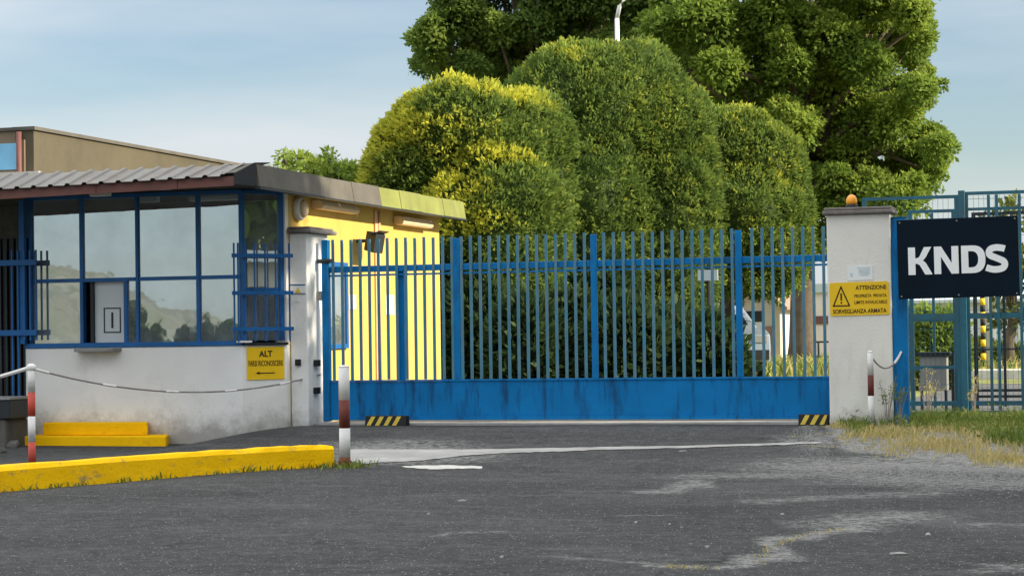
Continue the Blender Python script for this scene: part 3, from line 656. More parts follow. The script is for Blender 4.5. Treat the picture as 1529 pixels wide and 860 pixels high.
for k, (px, py, r) in enumerate(((8, 664, .10), (20, 668, .07), (30, 660, .06), (3, 676, .05))):
    p = onground(px, py); mb = MB(); v, qd = core_mesh(np.array((p.x, p.y, r * .4)), np.array((r, r * .8, r * .7)), 50 + k, 1, 9, 6, .12)
    mb.v = [tuple(x) for x in v]; mb.f = [tuple(int(y) for y in x) for x in qd]; solo('rubble_stone', mb, 'dark_stone', 'loose grey rubble stone on the ground beside the yellow steps', 'stone', 'rubble by the steps')

# security grilles at both front corners
t = thing('security_grille', 'blue bar grille across the corner window above the yellow stop sign', 'grille', (XB + .15, YF, 1.05), 'booth window grilles')
for s in (-.10, -.055, .13, .25, .37, cl + .015): part('bar', cham(MB(), s - .007, s + .007, .05, .068, 1.07, ony(400, 362, YF).z), 'frame_blue', t)
for zz in (ony(395, 381, YF).z, ony(395, 437, YF).z, ony(395, 491, YF).z): part('rail', cham(MB(), -.13, cl + .05, .07, .085, zz - .02, zz + .02), 'frame_blue', t)
part('stile', cham(MB(), -.005, .035, .0, .049, 1.085, ony(400, 362, YF).z + .02), 'frame_blue', t)
t = thing('security_grille', 'blue bar grille beside the porch at the left end of the booth', 'grille', (XA - .2, YF - .1, 1.05), 'booth window grilles')
gx0, gx1 = ony(-30, 420, YF - .08).x, ony(56, 420, YF - .08).x
for k in range(10):
    x = gx1 - .02 - k * .072; part('bar', MB().box(x - .009, x + .009, YF - .085, YF - .067, ony(40, 508, YF).z if k < 3 else .45, ony(40, 374, YF).z), 'frame_blue' if k < 5 else 'dark_metal', t)
for zz in (ony(20, 393, YF).z, ony(20, 497, YF).z): part('rail', MB().box(gx0, gx1 - .005, YF - .108, YF - .086, zz - .03, zz + .03), 'frame_blue', t)
part('stile', MB().box(XA - .03, XA + .03, YF - .066, YF - .001, 1.08, ony(40, 300, YF).z), 'frame_blue', t)

# yellow steps under the hatch
t = thing('step_block', 'two yellow painted steps below the serving hatch', 'steps', (-10.2, 20.2, 0))
s0, s1 = ony(30, 668, 20.42), ony(248, 668, 20.42); LZ = ony(140, 651, 20.42).z; UZ = ony(140, 631, 20.62).z
part('lower_step', MB().prism([(s0.x, 20.42, -.05), (s1.x, 20.42, -.05), (s1.x - .16, YF - .002, -.05), (s0.x, YF - .002, -.05)], (0, 0, LZ + .05)), 'step_yellow', t, bevel=.012)
u0, u1 = ony(63, 640, 20.62).x, ony(219, 640, 20.62).x
arc = [(u0 + (u1 - u0) * k / 10, 20.64 - .05 * math.sin(math.pi * k / 10), LZ + .001) for k in range(11)]
part('upper_step', MB().prism(arc + [(u1 - .08, YF - .003, LZ + .001), (u0, YF - .003, LZ + .001)], (0, 0, UZ - LZ)), 'step_yellow', t, bevel=.01)

# ------------------------------------------------------------------ gate pillars
t = thing('gate_pillar', 'narrow grey gate pillar with dark cap beside the guard booth', 'pillar', (-8.6, 21.6, 0), 'gate pillars')
part('shaft', MB().box(XC + .002, -8.5, 21.295, 21.92, -.05, 2.215), 'booth_plaster', t, bevel=.012)
part('cap', MB().box(XC + .003, -8.42, 21.22, 22.0, 2.217, 2.26), 'cap_stone', t, bevel=.012); part('cap', MB().box(XC + .003, -8.45, 21.25, 21.97, 2.262, 2.285), 'cap_stone', t, bevel=.008)
PR0, PR1, PY = -2.945, -2.32, 21.16
t = thing('gate_pillar', 'wide pale grey gate pillar carrying the amber beacon and warning sign', 'pillar', (-2.63, 21.3, .1), 'gate pillars')
part('shaft', MB().box(PR0, PR1, PY, PY + .30, -.05, 2.235), 'pillar_plaster', t, bevel=.012)
part('cap', MB().box(PR0 - .035, PR1 + .035, PY - .05, PY + .36, 2.237, 2.275), 'cap_stone', t, bevel=.01); part('cap', MB().box(PR0 - .02, PR1 + .02, PY - .035, PY + .345, 2.277, 2.305), 'cap_stone', t, bevel=.01)
t = thing('warning_beacon', 'amber dome beacon on top of the wide pale gate pillar', 'beacon', (-2.70, 21.25, 2.305))
part('base', MB().lathe((-2.705, 21.25, 2.303), [(.06, 0), (.06, .03), (.05, .035)], 14), 'dark_metal', t, True)
part('dome', MB().lathe((-2.705, 21.25, 2.339), [(.052, 0), (.056, .03), (.05, .06), (.034, .085), (.01, .097)], 16), 'amber', t, True)
# small fittings on the left pillar
for i, (px, py, lab) in enumerate(((446, 541, 'small black button box on the pale wall beside the stop sign'), (471, 542, 'upper black sensor on the side of the narrow gate pillar'), (471, 583, 'lower black sensor on the side of the narrow gate pillar'))):
    if i == 0: p = ony(px, py, 21.295); ax, ay = Vector((.028, 0, 0)), Vector((0, .022, 0)); p.y -= .02
    else: p = onx(px, py, -8.5); ax, ay = Vector((.022, 0, 0)), Vector((0, .06, 0)); p.x += .018
    t = thing('gate_sensor', lab, 'sensor', p - Vector((0, 0, .03)))
    part('housing', MB().obox(p, ax, ay, (0, 0, .034)), 'black_rubber', t, bevel=.006)
    ey = p + (Vector((0, -.023, .008)) if i == 0 else Vector((.023, 0, .008)))
    part('lens', MB().obox(ey, ax * .4 if i == 0 else Vector((.004, 0, 0)), Vector((0, .004, 0)) if i == 0 else ay * .4, (0, 0, .012)), 'dark_metal', t)
p = ony(445, 432, 21.29)
o_ = Vector((p.x, 21.292, p.z)); EX, EZ, EN = Vector((1, 0, 0)), Vector((0, 0, 1)), Vector((0, -1, 0))
t = thing('warning_sticker', 'small white warning sticker with yellow triangle on the narrow pillar', 'sign', o_ - EZ * .06)
part('plate', MB().box(o_.x - .085, o_.x + .085, 21.286, 21.294, o_.z - .05, o_.z + .055), 'sign_white', t)
part('header_band', MB().box(o_.x - .085, o_.x + .085, 21.283, 21.2859, o_.z + .04, o_.z + .055), 'frame_blue', t)
part('triangle', MB().prism([o_ + Vector((-.03, -.006, -.035)), o_ + Vector((.03, -.006, -.035)), o_ + Vector((0, -.006, .022))], (0, -.003, 0)), 'sign_yellow', t)
part('footer_band', MB().box(o_.x - .085, o_.x + .085, 21.283, 21.2859, o_.z - .05, o_.z - .042), 'dark_metal', t)
solo('paper_tag', MB().box(o_.x - .045, o_.x + .01, 21.287, 21.294, o_.z - .13, o_.z - .07), 'sign_white', 'tiny white paper tag below the sticker on the narrow pillar', 'notice')

# ------------------------------------------------------------------ sliding gate
GY = 21.6
GL, GR = -8.44, -2.75
gate = thing('sliding_gate', 'long blue steel sliding gate with vertical bars and solid bottom panel', 'gate', (-5.6, GY, GZ))
gorg = orgof(gate)
part('bottom_panel', MB().box(-8.36, GR, GY - .012, GY + .012, .215, .62), 'panel_blue', gate)
part('bottom_beam', MB().box(-8.36, GR, GY - .03, GY - .0125, .212, .25), 'panel_blue', gate)
part('panel_rim', MB().box(-8.36, GR, GY - .024, GY + .028, .621, .640), 'panel_blue', gate)
part('top_rail', MB().box(-8.36, GR, GY + .0, GY + .035, 1.795, 1.862), 'gate_blue', gate, bevel=.004)
part('lower_rail', MB().box(-8.36, GR, GY + .002, GY + .03, 1.752, 1.772), 'gate_blue', gate)
part('end_post', MB().box(GL, GL + .075, GY - .04, GY + .04, .20, 2.15), 'gate_blue', gate, bevel=.005)
mb = MB()
for k in range(5): mb.v
part('hinge_bracket', MB().tube([(GL - .045, GY - .045, 1.92), (GL + .115, GY - .045, 1.92)], .024, 10), 'dark_metal', gate)
part('lock_box', MB().box(GL - .045, GL - .002, GY - .05, GY, 1.50, 1.60), 'cabinet_grey', gate)
ST = [ony(p, 450, GY).x for p in (683, 888, 1104)]
for x in ST: part('stile', MB().box(x - .034, x + .034, GY - .024, GY - .0005, .6405, 2.13), 'gate_blue', gate, bevel=.004)
x596 = ony(596, 450, GY).x
part('stile', MB().box(x596 - .042, x596 + .042, GY + .036, GY + .07, .63, 1.86), 'gate_blue', gate, bevel=.004)
bx0 = ony(498.5, 450, GY).x; bx1 = ony(1231, 450, GY).x; nb_ = 51
barm = MB().box(-.0145, .0145, -.02, -.001, .6405, 2.15).mesh('bar', 'bar_blue')
for k in range(nb_ + 2):
    x = bx0 + (bx1 - bx0) * k / nb_
    if x > GR or min(abs(x - s) for s in ST) < .045: continue
    o = link('bar', barm, gate, (x - gorg.x, GY - gorg.y, -gorg.z + random.uniform(-.006, .004)))
for x in (-7.75, -3.1): part('roller', MB().tube([(x, GY - .03, GZ + .045), (x, GY + .03, GZ + .045)], .045, 14), 'dark_metal', gate)
t = thing('gate_post', 'blue steel post fixed between the wide pillar and the navy sign', 'post', (-2.25, 21.3, .1))
part('post', MB().box(PR1 + .004, PR1 + .145, PY + .02, PY + .16, -.05, 2.19), 'panel_blue', t, bevel=.006)
part('post_cap', MB().box(PR1 + .0045, PR1 + .15, PY + .015, PY + .165, 2.191, 2.198), 'frame_blue', t)

# hazard-striped rubber stops under the gate
def stop_block(px0, px1, py, label):
    a, c = onground(px0, py), onground(px1, py); y0 = 21.24; a = ony(px0, py, y0); c = ony(px1, py, y0); z0 = GZ + .0; hh = .105
    t = thing('gate_stop', label, 'gate stop', ((a.x + c.x) / 2, y0 + .06, z0), 'striped gate stops')
    part('block', MB().prism([(a.x, y0 - .015, z0 - .02), (a.x, y0 + .13, z0 - .02), (a.x, y0 + .11, z0 + hh), (a.x, y0 + .01, z0 + hh)], (c.x - a.x, 0, 0)), 'black_rubber', t, bevel=.005)
    w_ = .046; x = a.x + .02
    while x + .08 < c.x:
        f = lambda xx, zz: (xx, y0 - .015 + .025 * (zz - z0 + .02) / (hh + .02) - .0015, zz)
        part('stripe', MB().prism([f(x, z0 + .006), f(x + w_, z0 + .006), f(min(x + w_ + .05, c.x - .004), z0 + hh - .006), f(min(x + .05, c.x - .006), z0 + hh - .006)], (0, -.0015, 0)), 'stripe_yellow', t)
        x += .095
stop_block(545, 606, 630, 'black and yellow striped gate stop nearer the guard booth')
stop_block(1192, 1236, 629, 'black and yellow striped gate stop against the wide pillar')

# ------------------------------------------------------------------ signs
sA, sB, sC_ = ony(1340, 329, 21.06), ony(1521, 322, 21.06), ony(1341, 447, 21.06)
so = (sB + sC_) / 2; so.y = 21.06
sr = (sB - sA).normalized(); sn = Vector((0, -1, 0)); su = Vector((-sr.z, 0, sr.x)); W_, H_ = (sB - sA).length, (sA - sC_).length
t = thing('company_sign', 'large navy sign board with white KNDS lettering beside the gate', 'sign', so - su * H_ / 2)
part('board', MB().obox(so, sr * W_ / 2, su * H_ / 2, sn * .02), 'navy', t, bevel=.004)
part('back_frame', MB().obox(so - sn * .035, sr * W_ * .46, su * .03, sn * .0145).obox(so - sn * .035 + su * H_ * .3, sr * W_ * .46, su * .02, sn * .0145), 'dark_metal', t)
for i in (-1, 0, 1):
    for j in (-1, 1): part('bolt', MB().tube([so + sr * i * W_ * .475 + su * j * H_ * .465 + sn * .02, so + sr * i * W_ * .475 + su * j * H_ * .465 + sn * .025], .008, 8), 'cabinet_grey', t)
sx = W_ / 1030.0; l0 = so - sr * W_ / 2 + su * (-H_ / 2)
def LP(x, y, d=.0): return l0 + sr * ((x + 92) * sx) + su * ((y + 212 - 4) * sx) + sn * (.0205 + d)
def letter(name, poly): part('letter', MB().prism([LP(x, y) for x, y in poly], sn * .006), 'letter_white', t)
letter('K', [(0, 0), (61, 0), (61, 96), (80, 94), (98, 82), (143, 0), (206, 0), (156, 92), (140, 112), (124, 122), (138, 134), (152, 152), (200, 238), (138, 238), (98, 160), (84, 146), (61, 142), (61, 238), (0, 238)])
letter('N', [(222, 0), (280, 0), (280, 150), (368, 0), (430, 0), (430, 238), (371, 238), (371, 92), (284, 238), (222, 238)])
out = []; inn = []
for k in range(25):
    a = -math.pi / 2 + math.pi * k / 24; sg = lambda q, e: math.copysign(abs(q) ** e, q)
    out.append((540 + 117 * sg(math.cos(a), .75), 119 + 119 * sg(math.sin(a), .85))); inn.append((530 + 66 * sg(math.cos(a), .75), 119 + 70 * sg(math.sin(a), .85)))
out = [(453, 0)] + out + [(453, 238)]; inn = [(513, 49)] + inn + [(513, 189)]
mb = MB()
for dd, fl_ in ((0, 1), (.006, 0)):
    for i in range(len(out)):
        j = (i + 1) % len(out); f = [LP(*out[i], dd), LP(*out[j], dd), LP(*inn[j], dd), LP(*inn[i], dd)]; mb.face(f)
for ring in (out, inn):
    for i in range(len(ring)): j = (i + 1) % len(ring); mb.face([LP(*ring[i], 0), LP(*ring[j], 0), LP(*ring[j], .006), LP(*ring[i], .006)])
part('letter', mb, 'letter_white', t)
path = smooth_line([(822, 200), (790, 209), (748, 213), (708, 204), (688, 178), (698, 148), (735, 130), (775, 112), (810, 92), (818, 62), (800, 36), (760, 26), (715, 27), (662, 44)], 5)
ls = []; rs = []
for i, p in enumerate(path):
    d = path[min(i + 1, len(path) - 1)] - path[max(i - 1, 0)]; d = d / np.linalg.norm(d); n = np.array([-d[1], d[0]]); hw = 28
    ls.append(p + n * hw); rs.append(p - n * hw)
mb = MB()
for dd in (0, .006): mb.strip([LP(*p, dd) for p in ls], [LP(*p, dd) for p in rs])
ring = ls + rs[::-1]
for i in range(len(ring)): j = (i + 1) % len(ring); mb.face([LP(*ring[i], 0), LP(*ring[j], 0), LP(*ring[j], .006), LP(*ring[i], .006)])
part('letter', mb, 'letter_white', t)

TH_ = .006
def plate(mb, o, rx, upv, nn, wd, hh, th=TH_, rad=.02):
    pts = []
    for cx, cz, a0 in ((wd / 2 - rad, hh / 2 - rad, 0), (-wd / 2 + rad, hh / 2 - rad, 90), (-wd / 2 + rad, -hh / 2 + rad, 180), (wd / 2 - rad, -hh / 2 + rad, 270)):
        for k in range(5): a = R(a0 + k * 22.5); pts.append(o + rx * (cx + rad * math.cos(a)) + upv * (cz + rad * math.sin(a)))
    return mb.prism(pts, nn * th)
pa, pb = ony(1238.5, 422, 21.15), ony(1328, 470, 21.15)
o_ = Vector(((pa.x + pb.x) / 2, PY - .002, (pa.z + pb.z) / 2)); wd_, hh_ = pb.x - pa.x, pa.z - pb.z
if o_.x - wd_ / 2 < PR0 + .012: o_.x = PR0 + .012 + wd_ / 2
rx_ = Vector((1, 0, .012)).normalized(); uz_ = Vector((-.012, 0, 1)).normalized()
t = thing('warning_sign', 'yellow armed surveillance warning sign with triangle on the wide pillar', 'sign', o_ - EZ * hh_ / 2)
part('plate', plate(MB(), o_, rx_, uz_, EN, wd_, hh_), 'sign_yellow', t)
of = o_ + EN * (TH_ + .0005)
def L2(mb, x0, z0, x1, z1, th):
    a = of + rx_ * x0 * wd_ + uz_ * z0 * hh_; c = of + rx_ * x1 * wd_ + uz_ * z1 * hh_; d = (c - a); ln_ = d.length; d.normalize(); n = EN.cross(d)
    mb.obox((a + c) / 2 + EN * .001, d * (ln_ / 2 + th * .4), n * th / 2, EN * .001)
mb = MB(); tri = [(-.44, -.20), (-.17, -.20), (-.305, .37)]
for i in range(3): L2(mb, *tri[i], *tri[(i + 1) % 3], .013)
L2(mb, -.305, .16, -.305, -.02, .016); L2(mb, -.305, -.10, -.305, -.115, .016)
part('triangle', mb, 'sign_text', t)
for s, cx, cz, ww, hh2, of_ in (('ATTENZIONE', .20, .33, .52, .13, .02), ('PROPRIETÀ  PRIVATA', .19, .095, .54, .12, .012), ('LIMITE INVALICABILE', .19, -.11, .55, .10, .012), ('SORVEGLIANZA ARMATA', 0, -.37, .90, .13, .02)):
    lettering('lettering', s, cx * wd_, cz * hh_, ww * wd_, hh2 * hh_, of, rx_, uz_, EN, 'sign_text', t, of_)
pa, pb = ony(1265, 397, 21.15), ony(1303, 418, 21.15)
o_ = Vector(((pa.x + pb.x) / 2, PY - .002, (pa.z + pb.z) / 2)); wd_, hh_ = pb.x - pa.x, pa.z - pb.z
t = thing('notice_plate', 'small white notice plate above the warning sign on the pillar', 'notice', o_ - EZ * hh_ / 2)
part('plate', plate(MB(), o_, rx_, uz_, EN, wd_, hh_, .004, .004), 'sign_white', t)
mb = MB()
for x0, x1, z in ((-.1, .42, .34), (-.05, .4, .2), (-.05, .38, .08), (-.05, .4, -.04), (0, .34, -.16)): mb.obox(o_ + rx_ * (x0 + x1) / 2 * wd_ + uz_ * z * hh_ + EN * .005, rx_ * (x1 - x0) / 2 * wd_, uz_ * .035 * hh_, EN * .0006)
mb.obox(o_ - rx_ * .34 * wd_ - uz_ * .12 * hh_ + EN * .005, rx_ * .05 * wd_, uz_ * .12 * hh_, EN * .0006)
part('print', mb, 'sign_grey', t)
# stop sign on the chamfer
cc = cb + cd * (cl / 2 + .01); zt, zb = ony(395, 518, YF).z, ony(395, 567, YF).z
o_ = Vector((cc.x, cc.y, (zt + zb) / 2)) + cn * .004; wd_, hh_ = cl - .085, zt - zb
t = thing('stop_sign', 'yellow ALT sign with arrow under the corner window', 'sign', o_ - EZ * hh_ / 2)
part('plate', plate(MB(), o_, cd, EZ, cn, wd_, hh_, .006, .012), 'sign_yellow', t)
of = o_ + cn * .0065
lettering('lettering', 'ALT', 0, .29 * hh_, .36 * wd_, .19 * hh_, of, cd, EZ, cn, 'sign_text', t, .03)
lettering('lettering', 'FARSI RICONOSCERE', 0, .0, .92 * wd_, .17 * hh_, of, cd, EZ, cn, 'sign_text', t, .012)
arw = [(-.28, -.30), (-.17, -.25), (-.17, -.285), (.24, -.285), (.24, -.315), (-.17, -.315), (-.17, -.35)]
part('arrow', MB().prism([of + cd * x * wd_ + EZ * z * hh_ for x, z in arw], cn * .002), 'sign_text', t)

# ------------------------------------------------------------------ red and white posts with chain
def barrier_post(p, bands, label, r, ptop=None):
    t = thing('barrier_post', label, 'post', p, 'red and white posts')
    z = p.z - .03
    for name, mat, h_ in bands:
        part(name, MB().tube([(p.x, p.y, z), (p.x, p.y, z + h_)], r, 14), mat, t, True); z += h_ + .0004
    part('post_top', MB().lathe((p.x, p.y, z), [(r, 0), (r * .9, .012), (r * .5, .02)], 14), bands[-1][1], t, True)
    return Vector((p.x, p.y, z))
pp1 = onground(48, 691); pp2 = Vector((-6.47, 17.02, 0.0)); pp3 = Vector((ony(1300, 560, 20.93).x, 20.93, float(gz(-2.55, 20.93))))
h1 = ony(50, 543, pp1.y).z - pp1.z; h2 = ony(505, 545, pp2.y).z; h3 = ony(1298, 526, 20.93).z - pp3.z
top1 = barrier_post(pp1, [('red_band', 'post_red', .03 + h1 * .21), ('white_band', 'post_white', h1 * .26), ('red_band', 'post_red', h1 * .24), ('white_band', 'post_white', h1 * .29 - .02)], 'thin red and white post by the yellow steps', .034)
top2 = barrier_post(pp2, [('rust_band', 'rust', .12), ('white_band', 'post_white', h2 * .28), ('red_band', 'post_maroon', h2 * .275), ('white_band', 'post_white', h2 * .315)], 'thick rusty red and white post at the end of the yellow kerb', .047)
part('foot_band', MB().tube([(pp2.x, pp2.y, -.03), (pp2.x, pp2.y, .06)], .056, 12), 'rust', bpy.data.objects['barrier_post.001'])
top3 = barrier_post(pp3, [('red_band', 'post_maroon', .06), ('white_band', 'post_white', h3 * .37), ('red_band', 'post_maroon', h3 * .28), ('white_band', 'post_white', h3 * .30)], 'thin red and white post in front of the wide pale pillar', .03)
def catenary(a, c, sag, n=24): return [a.lerp(c, k / n) - Vector((0, 0, sag * 4 * (k / n) * (1 - k / n))) for k in range(n + 1)]
a_ = Vector((top1.x + .03, top1.y, top1.z - .03)); c_ = onx(478, 559, -8.49); c_.x = -8.485
ln = catenary(a_, c_, .20)
t = thing('barrier_chain', 'slack red and white plastic chain hung from the post to the narrow pillar', 'chain', a_ - Vector((0, 0, .3)), 'plastic chains')
for k in range(24):
    part('chain_link', MB().tube([ln[k], ln[k + 1]], .009 if k % 5 else .013, 6), 'rope_grey' if k % 5 else 'tape_white', t)
a2 = Vector((top1.x - .03, top1.y, top1.z - .02)); c2 = Vector((a2.x - 1.9, a2.y + .4, a2.z - .28))
t = thing('barrier_chain', 'thick white and red chain running left from the thin post into the porch', 'chain', a2 - Vector((0, 0, .3)), 'plastic chains')
ln = catenary(a2, c2, .05)
for k in range(24): part('chain_link', MB().tube([ln[k], ln[k + 1]], .019, 6), 'tape_white' if (k // 4) % 2 == 0 else 'tape_red', t)
part('knot', MB().lathe(top1 - Vector((0, 0, .05)), [(.03, 0), (.045, .02), (.045, .045), (.03, .065)], 10), 'tape_white', t, True)
a3 = Vector((top3.x + .02, top3.y, top3.z - .05)); c3 = ony(1346, 525, PY + .015)
c3.y = PY + .018
t = thing('barrier_chain', 'short dark chain from the thin post to the blue gate post', 'chain', a3 - Vector((0, 0, .2)), 'plastic chains')
ln = catenary(a3, c3, .13, 12)
for k in range(12): part('chain_link', MB().tube([ln[k], ln[k + 1]], .008 if k < 9 else .012, 6), 'rope_grey' if k < 9 else 'tape_white', t)

# ------------------------------------------------------------------ warehouse behind the booth
t = thing('warehouse', 'long beige plaster building with parapet rising behind the booth roof', 'building', (-16, 28, 0))
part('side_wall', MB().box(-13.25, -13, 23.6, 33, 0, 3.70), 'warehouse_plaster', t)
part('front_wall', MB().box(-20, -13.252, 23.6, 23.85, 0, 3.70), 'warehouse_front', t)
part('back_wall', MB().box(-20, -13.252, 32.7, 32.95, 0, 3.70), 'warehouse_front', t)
part('roof', MB().box(-20, -13.26, 23.86, 32.7, 3.4, 3.5), 'fascia_grey', t)
part('coping', MB().box(-13.28, -12.97, 23.57, 33, 3.702, 3.745), 'fascia_grey', t); part('coping', MB().box(-20, -13.281, 23.57, 23.88, 3.702, 3.742), 'fascia_grey', t)
wa, wb = ony(33, 214, 23.59), ony(-40, 256, 23.59)
wn = part('window', MB().box(wb.x - .04, wa.x + .04, 23.57, 23.5985, wb.z - .04, wa.z + .04), 'warehouse_front', t); part('pane', MB().box(wb.x, wa.x, 23.56, 23.5695, wb.z, wa.z), 'blue_panel', wn)
part('sill', MB().box(wb.x - .05, wa.x + .3, 23.45, 23.5995, wb.z - .09, wb.z - .041), 'pale_stone', wn)
part('downpipe', MB().tube([(-13.17, 23.54, 2.6), (-13.17, 23.54, 3.68)], .035, 8), 'fascia_brown', t, True)

# ------------------------------------------------------------------ right hand fence
FY = 23.6
def fz(py, y=FY): return ony(1436, py, y).z
def fence_frame(name, label, px0, px1, ztop, rails, y, posts, wire=True, mat='teal_fence', zb=None):
    x0, x1 = ony(px0, 400, y).x, ony(px1, 400, y).x; zb = GZ + .03 if zb is None else zb
    t = thing(name, label, 'fence', ((x0 + x1) / 2, y, GZ), 'frames of the pedestrian entrance')
    part('top_rail', MB().box(x0, x1, y - .02, y + .02, ztop - .035, ztop), mat, t)
    part('stile', MB().box(x0, x0 + .045, y - .018, y + .022, zb - .05, ztop - .0355), mat, t); part('stile', MB().box(x1 - .045, x1, y - .018, y + .022, zb - .05, ztop - .0355), mat, t)
    for zz, hh in rails: part('rail', MB().box(x0 + .0455, x1 - .0455, y - .015, y + .018, zz - hh / 2, zz + hh / 2), mat, t)
    for p in posts:
        x = ony(p, 500, y).x; part('upright', MB().box(x - .016, x + .016, y - .035, y - .0155, zb, ztop - .04), mat, t)
    if wire:
        mb = MB(); x = x0 + .1
        while x < x1 - .06: mb.box(x - .0016, x + .0016, y + .019, y + .023, zb, ztop - .04); x += .055
        z = zb + .1
        while z < ztop - .05: mb.box(x0 + .04, x1 - .04, y + .0245, y + .028, z - .002, z + .002); z += .2
        o = part('wire_mesh', mb, mat, t); o['kind'] = 'stuff'
    return t
fence_frame('steel_fence', 'teal steel fence panel behind the wide pillar and navy sign', 1289, 1433, fz(291), [(fz(472), .06), (fz(548), .035), (fz(602), .05), (fz(616), .03)], FY, [])
fence_frame('steel_fence', 'teal steel gate panel behind the right half of the navy sign', 1441, 1640, fz(287), [(fz(313), .03), (fz(472), .06), (fz(602), .05), (fz(615), .03)], FY, [1480, 1492, 1526])
p = ony(1438, 400, FY)
solo('fence_post', MB().box(p.x - .035, p.x + .035, FY - .06, FY + .03, GZ - .1, fz(285)), 'teal_fence', 'thick teal fence post standing between the two fence panels', 'post', bevel=.005)
fence_frame('turnstile_frame', 'low teal inner frame standing behind the fence panels', 1357, 1428, fz(312, 24.9) , [(fz(476, 24.9), .05), (fz(550, 24.9), .04)], 24.9, [1395], wire=False)
fence_frame('turnstile_frame', 'dark inner cage frame behind the right fence panel', 1452, 1600, fz(318, 25.3), [(fz(522, 25.3), .02), (fz(583, 25.3), .03), (fz(592, 25.3), .03)], 25.3, [1500], wire=False, mat='dark_metal')
p = ony(1393, 560, 24.5)
t = thing('steel_cabinet', 'grey steel cabinet behind the fence under the navy sign', 'cabinet', (p.x, 24.5, GZ))
ca, cc_ = ony(1373, 532, 24.4), ony(1414, 583, 24.4)
part('cabinet_body', MB().box(ca.x, cc_.x, 24.4, 24.65, cc_.z, ca.z), 'cabinet_grey', t, bevel=.006)
part('cabinet_top', MB().box(ca.x - .03, cc_.x + .04, 24.38, 24.68, ca.z + .001, ca.z + .045), 'dark_metal', t)
for x in (ca.x, cc_.x - .03): part('leg', MB().box(x, x + .03, 24.42, 24.46, GZ - .03, cc_.z - .001), 'dark_metal', t)
part('side_post', MB().box(cc_.x + .045, cc_.x + .08, 24.44, 24.48, GZ - .03, ca.z + .03), 'dark_metal', t)
# striped pole, low wall and other things seen through the fence
p = onz(1469, 556, GZ); pt = ony(1467, 455, p.y)
t = thing('striped_pole', 'black and yellow striped pole standing behind the right fence', 'pole', (p.x, p.y, GZ))
nb2 = 14
for k in range(nb2):
    z0 = GZ - .03 + (pt.z + .6 - GZ) * k / nb2; z1 = GZ - .03 + (pt.z + .6 - GZ) * (k + 1) / nb2
    part('yellow_band' if k % 2 == 0 else 'black_band', MB().tube([(p.x, p.y, z0), (p.x, p.y, z1)], .055, 10), 'sign_yellow' if k % 2 == 0 else 'black_rubber', t, True)
p = onz(1477, 553, GZ); solo('white_pole', MB().tube([(p.x, p.y, GZ - .05), (p.x, p.y, 3.3)], .06, 10), 'pole_white', 'plain white pole beside the striped pole behind the fence', 'pole', smooth=True)
p0, p1 = onz(1420, 566, GZ), onz(1560, 563, GZ)
solo('low_wall', MB().box(p0.x, p1.x, p0.y, p0.y + .5, GZ - .05, GZ + .17), 'pale_stone', 'low pale concrete kerb wall behind the right fence', 'wall', bevel=.02)

# ------------------------------------------------------------------ things behind the gate
# small house
hc = far(1150, 480, 64); t = thing('small_house', 'small pale house with low gable roof behind the gate bars', 'house', (hc.x, hc.y, GZ))
xl, xr = far(1092, 480, 64).x, far(1166, 480, 64).x; y0 = hc.y; ez = far(1150, 458, 64).z; rz = far(1150, 428, 64).z; xm = (xl + xr) / 2
part('wall', MB().prism([(xl, y0, GZ - .1), (xr, y0, GZ - .1), (xr, y0, ez), (xm, y0, rz - .08), (xl, y0, ez)], (0, 5, 0)), 'pink_wall', t)
for sgn, xe in ((-1, xl - .25), (1, xr + .25)):
    part('roof', MB().prism([(xm, y0 - .3, rz), (xe, y0 - .3, ez - .1), (xe, y0 - .3, ez - .02), (xm, y0 - .3, rz + .08)], (0, 5.6, 0)), 'tile_roof', t)
dx = far(1146, 500, 64).x; part('door', MB().box(dx - .22, dx + .22, y0 - .03, y0 - .002, GZ, far(1150, 487, 64).z), 'tile_roof', t)
dx = far(1122, 500, 64).x; part('window', MB().box(dx - .4, dx + .35, y0 - .03, y0 - .002, far(1150, 480, 64).z, far(1150, 464, 64).z), 'dark_metal', t)
dx = far(1161, 500, 64).x; part('pilaster', MB().box(dx - .06, dx + .1, y0 - .06, y0 - .003, GZ, ez), 'cream_wall', t)
# pale wall building
wc = far(1218, 480, 78); t = thing('pale_building', 'pale pink building with grey roof band beside the wide pillar', 'building', (wc.x, wc.y, GZ))
xl, xr = far(1201, 480, 78).x, far(1300, 480, 78).x; zt = far(1218, 437, 78).z; zr = far(1218, 424, 78).z
part('wall', MB().box(xl, xr, wc.y, wc.y + 8, GZ - .1, zt), 'pink_wall', t); part('roof_band', MB().box(xl - .1, xr + .1, wc.y - .1, wc.y + 8.1, zt + .002, zr), 'far_slat', t)
wx = far(1228, 480, 78).x; part('window', MB().box(wx - .3, wx + .35, wc.y - .04, wc.y - .002, far(1218, 484, 78).z, far(1218, 472, 78).z), 'fascia_brown', t)
# white sign board among the trees
sp = far(1057, 411, 36); t = thing('board_sign', 'white and grey board on a post behind the gate bars', 'sign', (sp.x, sp.y, GZ))
part('board', MB().box(sp.x - .17, sp.x + .17, sp.y - .02, sp.y + .02, sp.z - .09, sp.z + .09), 'far_slat', t); part('post', MB().tube([(sp.x, sp.y + .05, GZ - .05), (sp.x, sp.y + .05, sp.z + .08)], .03, 8), 'dark_metal', t)
